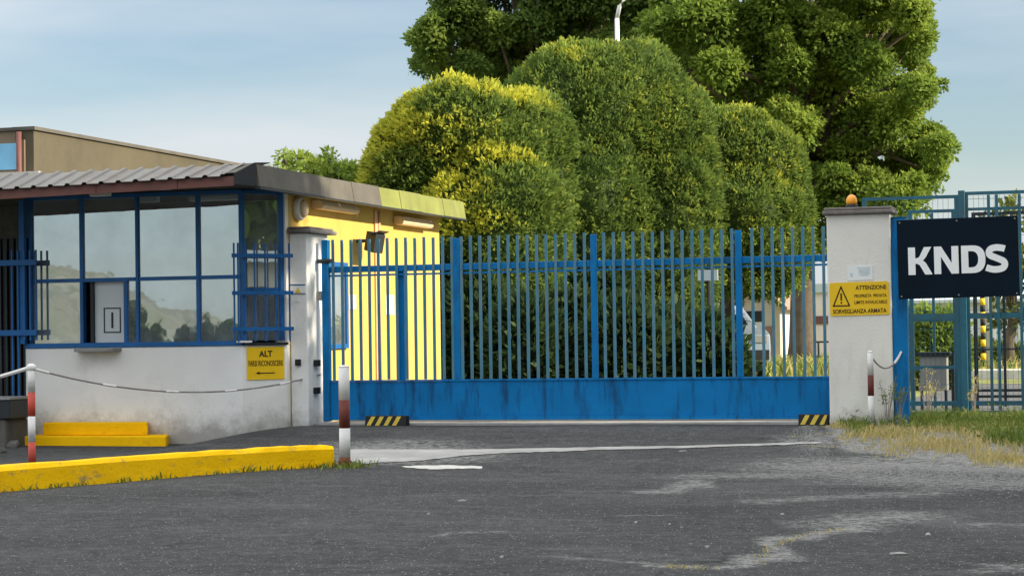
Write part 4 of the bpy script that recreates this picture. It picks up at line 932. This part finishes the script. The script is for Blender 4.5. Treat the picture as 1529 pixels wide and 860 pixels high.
# rails of a low fence inside
r0, r1 = far(1186, 511, 58), far(1245, 511, 58)
t = thing('pipe_rail', 'thin two-rail pipe fence on the grass inside the gate', 'fence', ((r0.x + r1.x) / 2, r0.y, GZ))
for py in (511, 533): part('rail', MB().tube([far(1180, py, 58), far(1330, py - 2, 58)], .03, 6), 'dark_metal', t)
for px in (1183, 1222, 1262, 1300): q0 = far(px, 511, 58); part('post', MB().tube([(q0.x, q0.y, GZ - .05), (q0.x, q0.y, q0.z)], .03, 6), 'dark_metal', t)
# parked car, only its nose shows past the hedge
def make_car(loc, yaw):
    t = thing('parked_car', 'pale blue grey hatchback parked behind the hedge inside the gate', 'car', loc); t.rotation_euler.z = yaw
    def lp(name, mb, mat, parent=t, smooth=False):
        o = link(name, mb.mesh(name, mat, (0, 0, 0), smooth), parent); return o
    prof = [(-2.0, .32), (-2.05, .55), (-2.0, .86), (-1.75, .95), (-1.1, 1.02), (-.4, 1.45), (.3, 1.5), (1.2, 1.46), (1.8, 1.08), (1.98, .95), (2.02, .45), (1.95, .3)]
    mb = MB(); secs = []
    for yy, sx_ in ((-.84, .98), (-.80, 1), (-.62, 1.0), (.62, 1.0), (.80, 1), (.84, .98)):
        nar = 1 - .0 * abs(yy); secs.append([(x * sx_, yy * (1 - .20 * max(0, (z - .95)) / .55), z) for x, z in prof])
    for a, c in zip(secs[:-1], secs[1:]):
        mb.strip(a + [a[0]], c + [c[0]])
    mb.face(secs[0]); mb.face(secs[-1][::-1])
    bd = lp('body', mb, 'car_paint'); bv = bd.modifiers.new('Bevel', 'BEVEL'); bv.width = .03; bv.segments = 2; bv.limit_method = 'ANGLE'
    lp('windscreen', MB().prism([(-1.07, -.62, 1.06), (-.44, -.56, 1.45), (-.44, .56, 1.45), (-1.07, .62, 1.06)], (-.015, 0, .015)), 'car_glass')
    for sgn in (-1, 1):
        lp('side_window', MB().prism([(-.92, sgn * .835, 1.06), (1.5, sgn * .835, 1.06), (1.1, sgn * .715, 1.41), (-.38, sgn * .715, 1.41)], (0, sgn * .012, .004)), 'car_glass')
        lp('headlight', MB().obox((-2.0, sgn * .6, .78), (.05, 0, 0), (0, .15, 0), (0, 0, .07)), 'chrome')
        lp('tail_light', MB().obox((1.97, sgn * .68, .85), (.05, 0, 0), (0, .08, 0), (0, 0, .16)), 'post_red')
        lp('mirror', MB().obox((-.75, sgn * .93, 1.06), (.06, 0, 0), (0, .09, 0), (0, 0, .06)), 'car_paint')
        for x in (-1.3, 1.25):
            wh = lp('wheel', MB().tube([(x, sgn * .66, .31), (x, sgn * .86, .31)], .31, 20), 'tyre', smooth=False)
            o = link('rim', MB().tube([(x, sgn * .861, .31), (x, sgn * .87, .31)], .19, 14).mesh('rim', 'chrome'), wh)
    lp('bumper', MB().box(-2.1, -1.95, -.78, .78, .36, .56), 'tyre'); lp('rear_window', MB().prism([(1.25, -.56, 1.43), (1.25, .56, 1.43), (1.72, .62, 1.12), (1.72, -.62, 1.12)], (.015, 0, .015)), 'car_glass')
    return t
cp = onz(1120, 564, GZ); make_car((cp.x - 1.2, cp.y + 1.6, GZ), R(115))
# street lamp
lp0 = far(922, 80, 47); t = thing('street_lamp', 'tall white street lamp with curved arm among the trees', 'street lamp', (lp0.x, lp0.y, GZ))
a_ = far(922, 40, 47); k1 = far(922, 28, 47); k2 = far(925, 10, 47); k3 = far(931, 0, 47); k4 = far(945, -14, 47); k5 = far(965, -22, 47)
part('pole', MB().tube([(lp0.x, lp0.y, GZ - .1), (lp0.x, lp0.y, k1.z)], [.085, .05], 12), 'pole_white', t, True)
part('arm', MB().tube([Vector((lp0.x, lp0.y, k1.z)), k2, k3, k4, k5], .045, 10), 'pole_white', t, True)
part('lamp_head', MB().obox(k5 + Vector((.3, .08, 0)), (.32, .08, .02), (-.03, .11, 0), (0, 0, .05)), 'pole_white', t, bevel=.03)

# ------------------------------------------------------------------ trees
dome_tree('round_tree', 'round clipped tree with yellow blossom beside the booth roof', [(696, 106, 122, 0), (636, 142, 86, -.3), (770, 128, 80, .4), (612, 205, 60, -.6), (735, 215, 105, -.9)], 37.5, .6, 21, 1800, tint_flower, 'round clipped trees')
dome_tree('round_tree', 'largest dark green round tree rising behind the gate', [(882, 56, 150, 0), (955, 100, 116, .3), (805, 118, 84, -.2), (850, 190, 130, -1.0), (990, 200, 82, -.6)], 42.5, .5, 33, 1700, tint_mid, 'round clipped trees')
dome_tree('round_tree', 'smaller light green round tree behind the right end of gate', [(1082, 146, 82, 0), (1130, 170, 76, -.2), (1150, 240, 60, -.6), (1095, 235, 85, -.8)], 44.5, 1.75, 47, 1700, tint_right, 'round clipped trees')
def big_tree(name, label, base, clumps, mat, tintf, per, ln, wd, trunk_r, group=None):
    t = thing(name, label, 'tree', base, group)
    cs = [c for c, r in clumps]; rs_ = [r for c, r in clumps]
    crown_obj('crown', clump_crown([np.array(c) for c in cs], rs_, per, ln, wd, tintf), mat, t)
    top = max(c[2] for c in cs); fork = GZ + (top - GZ) * .28
    mb = MB(); mb.tube([base - Vector((0, 0, .2)), base + Vector((0, 0, .6)), base + Vector((.1, .05, fork - base.z)), base + Vector((.15, .1, (top - base.z) * .85))], [trunk_r * 1.35, trunk_r, trunk_r * .85, trunk_r * .2], 12)
    part('trunk', mb, 'bark', t, True)
    for c in cs[::2]:
        c = Vector(c); h0 = fork + random.uniform(0, .35) * (top - fork); s = Vector((base.x + .1, base.y, h0)); m_ = s.lerp(c, .55) + Vector((0, 0, .4))
        part('limb', MB().tube([s, m_, c], [trunk_r * .42, trunk_r * .22, .03], 7), 'bark', t, True)
    return t
def pix_clumps(lst, dist, dd=2.2, sub=3, extra=1.0):
    """crown built as leaf clumps; lst of (px, py, r_px): the mass seen there, spread in depth around dist"""
    out = []
    for px, py, rp in lst:
        r = rp / F * dist
        for k in range(sub):
            d = dist + random.uniform(-dd, dd); c = far(px + random.uniform(-.4, .4) * rp, py + random.uniform(-.35, .35) * rp, d)
            if c.z < 1.2: c.z = 1.2
            out.append(((c.x, c.y, c.z), r * random.uniform(.6, .95) * extra))
        for k in range(2):
            a = random.uniform(0, 6.28); c = far(px + math.cos(a) * rp * .95, py + math.sin(a) * rp * .95, dist + random.uniform(-dd, dd))
            if c.z > 1.2: out.append(((c.x, c.y, c.z), r * random.uniform(.28, .5)))
    return out
sR = Vector((sdir.x, sdir.y, 0)).normalized()
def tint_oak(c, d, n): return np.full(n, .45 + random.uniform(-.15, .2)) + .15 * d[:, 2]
LT = [(650, 70, 38), (690, 35, 48), (745, 60, 50), (700, 95, 28), (645, 95, 24), (690, -15, 50), (750, -20, 60), (800, 20, 55), (800, 70, 42), (850, -5, 55), (850, 50, 40), (880, 80, 30), (905, 10, 34), (760, -80, 60), (840, -80, 60), (930, 60, 34), (800, -140, 60), (940, -30, 45), (955, 20, 40), (950, 85, 30), (690, 112, 30), (740, 110, 32), (790, 108, 32), (840, 100, 32), (770, 60, 45)]
RTc = [(990, 45, 48), (1010, 110, 50), (975, 90, 34), (1040, 20, 55), (1070, 85, 55), (1090, 150, 45), (1115, 30, 58), (1150, 110, 55), (1170, 40, 50), (1180, 180, 40), (1200, 90, 48), (1235, 140, 55), (1240, 60, 48), (1270, 215, 58), (1300, 30, 62), (1310, 110, 62), (1330, 190, 62), (1350, 255, 52), (1290, 275, 52), (1360, 60, 42), (1375, 140, 34), (1390, 215, 34), (1398, 262, 26), (1350, 15, 34), (1240, 240, 40), (1225, 300, 38), (1330, 300, 45), (1265, 320, 36), (1060, -50, 60), (1140, -60, 65), (1230, -50, 62), (1310, -50, 58), (1180, -130, 70), (1260, -120, 60), (1205, 255, 24), (1360, -20, 36), (1222, 350, 30)]
bl = far(800, 480, 63); bl.z = GZ; br_ = far(1196, 480, 58); br_.z = GZ
big_tree('broadleaf_tree', 'tall dark broadleaf tree rising behind the largest round tree', bl, pix_clumps(LT, 63, 2.6, 3), 'leaf_oak_dark', tint_oak, 3300, .14, .095, .32, 'tall broadleaf trees')
big_tree('broadleaf_tree', 'tall bright green broadleaf tree spreading behind the wide pillar', br_, pix_clumps(RTc, 58, 2.6, 3), 'leaf_oak', tint_oak, 4200, .13, .088, .34, 'tall broadleaf trees')
# tree peeping over the booth roof, and pale trees behind the right fence
tl = far(480, 480, 60); tl.z = GZ
big_tree('leafy_tree', 'bright green tree top showing above the booth roof', tl, pix_clumps([(440, 252, 26), (475, 246, 24), (505, 252, 24), (530, 262, 24), (470, 280, 36), (520, 295, 36), (425, 275, 26)], 60, 1.2, 2), 'leaf_oak', tint_oak, 1500, .18, .09, .16)
tr_ = far(1505, 470, 46); tr_.z = GZ
big_tree('leafy_tree', 'pale yellow green tree behind the right fence panel', tr_, pix_clumps([(1505, 340, 32), (1495, 400, 36), (1520, 460, 34), (1500, 510, 28), (1540, 400, 40), (1475, 345, 14), (1512, 312, 14)], 46, .8, 2), 'leaf_pale', tint_oak, 700, .16, .10, .12)
def shrub(label, px, py_top, dist, half_px, seed, mat='leaf_hedge', tufts=1500, group='shrubs behind the gate', ln=.16, wd=.075, zb=None):
    top = far(px, py_top, dist); s = half_px / F * dist; zb = GZ - .1 if zb is None else zb
    base = Vector((top.x, top.y, GZ)); t = thing('shrub', label, 'shrub', base, group)
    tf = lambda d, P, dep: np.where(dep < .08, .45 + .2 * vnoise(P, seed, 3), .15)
    cz = zb + (top.z - zb) * .45
    crown_obj('foliage', dome_crown((top.x, top.y, cz), (s, s * .9, top.z - cz), seed, tufts, 6, ln, wd, tf, .11, -.95), mat, t)
    part('stem', MB().tube([base - Vector((0, 0, .1)), (top.x, top.y, cz)], [.06, .03], 7), 'bark', t)
for i, (px, pt_, d_, hp) in enumerate(((718, 430, 33, 60), (790, 455, 31, 58), (860, 440, 33, 56), (930, 462, 31, 56), (1000, 478, 32, 52), (1062, 486, 31, 46), (690, 370, 36, 34), (900, 400, 37, 60))):
    shrub('dark green hedge shrub growing in the row behind the gate', px, pt_, d_, hp, 100 + i)
for i, (px, pt_, d_, hp) in enumerate(((1388, 470, 33, 26), (1412, 472, 33, 26), (1355, 455, 36, 26))):
    shrub('clipped green shrub behind the grey cabinet and fence', px, pt_, d_, hp, 140 + i, 'leaf_oak', 900, 'shrubs behind the fence', .11, .06)
for i, (px, pt_, d_, hp) in enumerate(((1455, 515, 48, 24), (1500, 520, 50, 30))):
    shrub('low bright shrub behind the striped pole', px, pt_, d_, hp, 150 + i, 'leaf_pale', 700, 'low shrubs behind the fence', .14, .08)
# ivy on the trunk seen at the gate's right end
fbld = far(1400, 480, 95); t = thing('far_shed', 'far pale shed with vertical slats behind the fence', 'building', (fbld.x, fbld.y, GZ))
xl, xr = far(1350, 480, 95).x, far(1580, 480, 95).x; zt = far(1400, 452, 95).z
part('wall', MB().box(xl, xr, fbld.y, fbld.y + 6, GZ - .1, zt), 'pole_white', t); part('roof', MB().prism([(xl - .3, fbld.y - .4, zt), (xr + .3, fbld.y - .4, zt), (xr + .3, fbld.y + 3, zt + .9), (xl - .3, fbld.y + 3, zt + .9)], (0, 0, .12)), 'far_slat', t)
x = xl + .3
while x < xr: part('slat', MB().box(x, x + .2, fbld.y - .06, fbld.y - .002, GZ, zt - .05), 'far_slat', t); x += .55

# ------------------------------------------------------------------ grass and weeds
def blades(P, h, wd, tint, lean=.45):
    n = len(P); a = RNG.uniform(0, 2 * math.pi, n); S = np.stack([np.cos(a), np.sin(a), np.zeros(n)], 1); l = RNG.normal(size=(n, 2)) * lean * h[:, None]
    tip = P + np.stack([l[:, 0], l[:, 1], h], 1); mid = P + np.stack([l[:, 0] * .35, l[:, 1] * .35, h * .6], 1)
    w2 = wd[:, None] * S * .5
    v = np.stack([P - w2, P + w2, mid + w2 * .8, mid - w2 * .8, tip], 1)
    b_ = np.arange(n)[:, None] * 5; tri1 = b_ + np.array([0, 1, 2]); tri2 = b_ + np.array([0, 2, 3]); tri3 = b_ + np.array([3, 2, 4])
    return v.reshape(-1, 3), np.concatenate([tri1, tri2, tri3]), np.tile(tint, 3)
def grass_obj(name, P, h, wd, tint, label, lean=.45):
    v, f, t_ = blades(P, h, wd, np.clip(tint, 0, 1), lean); o = link(name, np_mesh(name, v, f, 'grass_mix', t_)); o['kind'] = 'stuff'; o['label'] = label; o['category'] = 'grass'; return o
n = 95000
X_ = RNG.uniform(-3.1, 2.5, n); Y_ = RNG.uniform(15.6, 23.5, n)
front = 18.45 - (X_ + 2.5) * .97 + .22 * np.sin(X_ * 7) + .15 * np.sin(X_ * 17 + 1)
fr_ = np.where(X_ < -2.5, 18.45 + (-2.5 - X_) * 5.0, front)
keep = (Y_ > fr_) & ~((X_ > PR0 - .05) & (X_ < PR1 + .16) & (Y_ > PY - .02) & (Y_ < PY + .35)) & ((X_ > -2.9) | (Y_ < PY)) & (Y_ < 22.6)
dens = np.clip((Y_ - fr_) / 1.1, .10, 1) * np.clip(.55 + .7 * np.sin(X_ * 5.3 + 1.0) * np.sin(Y_ * 4.1 + X_ * 2), .2, 1); keep &= RNG.random(n) < dens
X_, Y_, fr_ = X_[keep], Y_[keep], fr_[keep]; P = np.stack([X_, Y_, gz(X_, Y_) - .01], 1); n = len(X_)
dry = sst(-.1, 1.2, (fr_ + 2.4 + .6 * np.sin(X_ * 3.1 + 1) + .3 * (X_ + 1.8) - Y_)) ; patch = .5 + .5 * np.sin(X_ * 4.1 + Y_ * 2.7) * np.sin(Y_ * 3.3 - X_ * 2)
isdry = RNG.random(n) < np.clip(dry * .95 + .25 * patch * (dry > .05) + .10 + .3 * (patch > .62), 0, 1)
tint = np.where(isdry, RNG.uniform(.72, 1, n), RNG.uniform(.0, .42, n) + .22 * (np.sin(X_ * 2.3 + 1) * np.sin(Y_ * 3.1 + X_) > .1))
hgt = np.where(isdry, RNG.uniform(.025, .095, n), RNG.uniform(.045, .15, n) * (.7 + .6 * patch)) * np.clip((Y_ - fr_) / .8, .35, 1)
grass_obj('grass_patch', P, hgt, RNG.uniform(.006, .014, n), tint, 'mixed green and straw dry grass in front of the right fence')
n = 2600; k_ = RNG.integers(0, len(X_), n); ok = (Y_[k_] - fr_[k_]) > 1.0; k_ = k_[ok]; cl_id = np.sin(X_[k_] * 5 + 2) * np.sin(Y_[k_] * 4) > .15; k_ = k_[cl_id]; n = len(k_)
P = np.stack([X_[k_], Y_[k_], gz(X_[k_], Y_[k_]) + RNG.uniform(.02, .14, n)], 1); D = rand_unit(n); D[:, 2] = np.abs(D[:, 2]) * .6; D /= np.linalg.norm(D, axis=1, keepdims=True)
v, qd = leaf_quads(P, D, rand_unit(n) * .5 + np.array([0, 0, 1]), RNG.uniform(.03, .08, n), RNG.uniform(.015, .04, n)); o = link('broadleaf_weeds', np_mesh('broadleaf_weeds', v, qd, 'grass_mix', RNG.uniform(0, .4, n))); tag(o, 'low broad-leaved weeds growing among the grass by the fence', 'weeds', None, 'stuff')
# loose gravel along the verge edge and on the worn patch
n = 5200; gx_ = RNG.uniform(-3.2, 1.0, n); e_ = np.where(gx_ < -2.5, 18.05 + (-2.5 - gx_) * 5.0, 18.05 - (gx_ + 2.5) * .97); gy_ = np.where(gx_ < -2.6, e_ + .2, e_) + RNG.normal(size=n) * .3 - .2 - np.abs(RNG.normal(size=n)) * .7
r_ = RNG.uniform(.003, .009, n); oc = np.array([[1, 0, 0], [0, 1, 0], [-1, 0, 0], [0, -1, 0], [0, 0, .7], [0, 0, -.7]]); v = (np.stack([gx_, gy_, gz(gx_, gy_)], 1)[:, None] + oc[None] * r_[:, None, None] * RNG.uniform(.6, 1.4, (n, 6, 1))).reshape(-1, 3)
tri = np.array([[0, 1, 4], [1, 2, 4], [2, 3, 4], [3, 0, 4]]); f = (np.arange(n)[:, None, None] * 6 + tri[None]).reshape(-1, 3); o = link('gravel', np_mesh('gravel', v, f, 'gravel_grey')); tag(o, 'loose pale gravel along the edge of the dry grass', 'gravel', None, 'stuff')
# coarse grit worn out of the asphalt
n = 30000; gx_ = RNG.uniform(-9.5, .8, n); gy_ = 8.6 + 12.3 * RNG.random(n) ** 1.2; ok = gx_ > np.interp(gy_, [8.6, 12, 14, 17, 17.2, 21], [-10.2, -8.5, -7.9, -6.5, -8.2, -8.2]); gx_, gy_ = gx_[ok], gy_[ok]; n = len(gx_)
r_ = RNG.uniform(.0016, .0048, n); v = (np.stack([gx_, gy_, gz(gx_, gy_)], 1)[:, None] + oc[None] * r_[:, None, None] * RNG.uniform(.7, 1.5, (n, 6, 1))).reshape(-1, 3)
f = (np.arange(n)[:, None, None] * 6 + tri[None]).reshape(-1, 3); o = link('grit', np_mesh('grit', v, f, 'gravel_grey')); tag(o, 'fine grey grit scattered over the old asphalt', 'grit', None, 'stuff')
# weeds along the kerb foot, post foot and in cracks
pts = []; hh_ = []
for i, p in enumerate(kl[12:]):
    for c_ in range(22):
        d = kl[min(i + 13, len(kl) - 1)] - kl[i + 11]; d = d / np.linalg.norm(d); nn_ = np.array([d[1], -d[0]])
        big = .5 + .5 * math.sin(i * 1.9) * math.sin(i * .83 + 2)
        if random.random() > .25 + .75 * big: continue
        q_ = p + d * random.uniform(-.13, .13) + nn_ * random.uniform(.0, .06); pts.append((q_[0], q_[1], 0)); hh_.append(random.uniform(.012, .06) * (.3 + 1.2 * big))
wc_ = onz(80, 722)
for k in range(140):
    pts.append((wc_.x + random.gauss(0, .07), wc_.y + random.gauss(0, .1), 0)); hh_.append(random.uniform(.04, .15))
for k in range(160): pts.append((pp2.x + random.gauss(.05, .09), pp2.y + random.gauss(-.02, .16), 0)); hh_.append(random.uniform(.02, .09))
P = np.array(pts); P[:, 2] = gz(P[:, 0], P[:, 1]) - .005; n = len(P)
grass_obj('kerb_weeds', P, np.array(hh_), RNG.uniform(.006, .016, n), RNG.uniform(.05, .6, n), 'small green weeds growing along the foot of the yellow kerb', .6)
pts = []
for line, k in (([(1130, 843), (1155, 815), (1200, 800), (1260, 790)], 330), ([(990, 845), (1060, 850)], 150), ([(1180, 652), (1240, 648)], 120), ([(1200, 666), (1245, 668)], 100)):
    gl = gp(line)
    for _ in range(k):
        s_ = random.randrange(len(gl) - 1); t_ = random.random(); pts.append((gl[s_][0] + (gl[s_ + 1][0] - gl[s_][0]) * t_ + random.gauss(0, .025), gl[s_][1] + (gl[s_ + 1][1] - gl[s_][1]) * t_ + random.gauss(0, .035), 0))
P = np.array(pts); P = P[::3]; P[:, 2] = gz(P[:, 0], P[:, 1]) - .004; n = len(P)
grass_obj('crack_grass', P, RNG.uniform(.008, .028, n), RNG.uniform(.004, .009, n), RNG.uniform(.7, 1, n), 'thin dry grass growing in the asphalt cracks', .7)
n = 9000; X_ = RNG.uniform(-12, 1, n); Y_ = RNG.uniform(43, 62, n); P = np.stack([X_, Y_, np.full(n, GZ - .01)], 1)
grass_obj('yard_grass', P, RNG.uniform(.1, .4, n), RNG.uniform(.02, .05, n), RNG.uniform(.1, .95, n), 'long sunlit grass on the lawn inside the gate')
# tall weeds by the blue post
def weed(px, py_b, py_t, label, dry, nst=9, spread=.12, yy=None):
    b0 = onground(px, py_b) if yy is None else Vector((ony(px, py_b, yy).x, yy, GZ)); hh = ony(px, py_t, b0.y).z - b0.z
    t = thing('tall_weed', label, 'weed', b0, 'tall weeds by the fence'); mb = MB(); Pl = []; 
    for k in range(nst):
        a = random.uniform(0, 6.28); tip = b0 + Vector((math.cos(a) * spread * random.uniform(.3, 1), math.sin(a) * spread * .6, hh * random.uniform(.6, 1)))
        mid = b0.lerp(tip, .5) + Vector((0, 0, .05)); mb.tube([b0, mid, tip], [.004, .003, .0015], 5, False)
        for j in range(26): Pl.append(tuple(mid.lerp(tip, random.random()) + Vector((random.gauss(0, .012), random.gauss(0, .012), 0))))
    part('stem', mb, 'rope_grey', t)
    P = np.array(Pl); n = len(P); D = rand_unit(n); D[:, 2] = np.abs(D[:, 2]); v, qd = leaf_quads(P, D, rand_unit(n), RNG.uniform(.012, .035, n), RNG.uniform(.005, .012, n))
    crown_obj('leaves', [(v, qd, RNG.uniform(.6, .95, n) if dry else RNG.uniform(.05, .5, n))], 'grass_mix', t)
weed(1385, 622, 548, 'tall pale dry weed in front of the teal fence', True, 12, .18, 22.3)
weed(1325, 626, 560, 'slender green weed between the thin post and blue gate post', False, 9, .12, 20.95)
weed(1455, 622, 560, 'bare branching dry weed before the right fence panel', True, 6, .2, 22.4)
weed(1343, 626, 575, 'low green weed at the foot of the blue gate post', False, 8, .12, 20.98)

# scattered pale stones on the asphalt
for i, (px, py) in enumerate(((690, 748), (1386, 799), (1340, 828), (1056, 817), (640, 768), (1020, 674), (950, 780), (1000, 783), (1018, 788), (1426, 780), (750, 832), (1168, 768))):
    p = onground(px, py); r = random.uniform(.007, .014); wide = 3.5 if i in (0, 2, 5) else 1.2
    v, qd = core_mesh(np.array((p.x, p.y, float(gz(p.x, p.y)) + r * .3)), np.array((r * wide, r * 1.3, r * .8)), 300 + i, 1, 8, 6, .14); mb = MB(); mb.v = [tuple(x) for x in v]; mb.f = [tuple(int(y) for y in x) for x in qd]
    solo('pebble', mb, 'concrete', 'small pale stone lying on the dark asphalt', 'stone', 'loose stones on the asphalt')

# ------------------------------------------------------------------ surroundings seen only as shade and reflections
crown_me = None
def shade_tree(x, y, sc_, rot):
    global crown_me
    base = Vector((x, y, 0)); t = thing('roadside_tree', 'tall leafy roadside tree shading the forecourt', 'tree', base, 'trees along the street'); t.scale = (sc_, sc_, sc_ * 1.35); t.rotation_euler.z = rot
    if crown_me is None:
        cl_ = []
        for k in range(46):
            d = rand_unit(1)[0]; cl_.append((np.array([d[0] * 2.6, d[1] * 2.6, 5.8 + d[2] * 3.6]) * 1.0, random.uniform(1.1, 1.6)))
        v, qd, tt = join_np(clump_crown([c for c, r in cl_], [r for c, r in cl_], 420, .34, .24, tint_oak, .85, .2))
        mb = MB().tube([(0, 0, -.1), (0, 0, 2), (.1, 0, 6), (0, .1, 9)], [.3, .24, .16, .04], 10)
        for c, r in cl_[::3]: mb.tube([(0, 0, 2.2 + c[2] * .2), Vector(c) * .6 + Vector((0, 0, 2)), Vector(c)], [.1, .06, .02], 6)
        crown_me = (np_mesh('crown', v, qd, 'leaf_oak', tt), mb.mesh('trunk', 'bark'))
    link('crown', crown_me[0], t); link('trunk', crown_me[1], t)
for i, (x, y, s_) in enumerate(((9.2, 6.5, 1), (9.5, 10.2, 1.05), (10, 14, 1.1), (9.6, 18.35, 1.05), (13.5, 12, 1.15), (14, 16, 1.15), (13.2, 18.2, 1.0))): shade_tree(x, y, s_, i * 1.3)
t = thing('roadside_house', 'low beige house with dark windows mirrored in the corner window', 'house', (5.5, 14.5, 0))
part('wall', MB().box(4.2, 7.6, 11.5, 18.2, -.1, 2.4), 'cream_wall', t); part('roof', MB().box(3.95, 7.8, 11.3, 18.4, 2.402, 2.62), 'pole_white', t)
for k in range(4): wn = part('window', MB().box(4.16, 4.197, 12.2 + k * 1.5, 13.1 + k * 1.5, .9, 2.0), 'dark_metal', t)
# hills and a row of dark shrubs far behind, mirrored in the front windows
hx = np.concatenate([np.linspace(-2600, -1200, 30), np.linspace(-1190, -600, 80), np.linspace(-590, 2600, 30)]); hr = np.linspace(0, 1, 14); HX, HR = np.meshgrid(hx, hr)
ridge = 6 + 55 * sst(-800, -980, HX) + 8 * np.sin(HX / 31) + 5 * np.sin(HX / 13) 
HZv = ridge * np.sin(HR * math.pi) ** .8 * (1 + .12 * np.sin(HX / 60 + HR * 9)) - 3
co = np.stack([HX, -1250 - HR * 900, HZv], -1).reshape(-1, 3); i_ = np.arange(co.shape[0]).reshape(14, 140)
o = link('hills', np_mesh('hills', co, np.stack([i_[:-1, :-1], i_[1:, :-1], i_[1:, 1:], i_[:-1, 1:]], -1).reshape(-1, 4), 'hill_earth')); o['kind'] = 'structure'
shr_me = None
for k in range(9):
    x = -62.3 - k * 1.35 + random.uniform(-.3, .3); y = -100 + random.uniform(-1, 1)
    t = thing('street_shrub', 'dark rounded shrub in the row mirrored in the front windows', 'shrub', (x, y, -.08), 'shrubs mirrored in the glass')
    if shr_me is None:
        v, qd, tt = join_np(dome_crown((0, 0, 1.1), (.85, .85, 1.05), 77, 400, 5, .3, .18, lambda d, P, dep: np.full(len(d), .4), .1, -.9))
        shr_me = (np_mesh('foliage', v, qd, 'leaf_hedge', tt), MB().tube([(0, 0, 0), (0, 0, .9)], .07, 6).mesh('stem', 'bark'))
    link('foliage', shr_me[0], t); link('stem', shr_me[1], t); t.scale = (.62, .62, random.uniform(.85, 1.15) if k < 6 else 1.75)
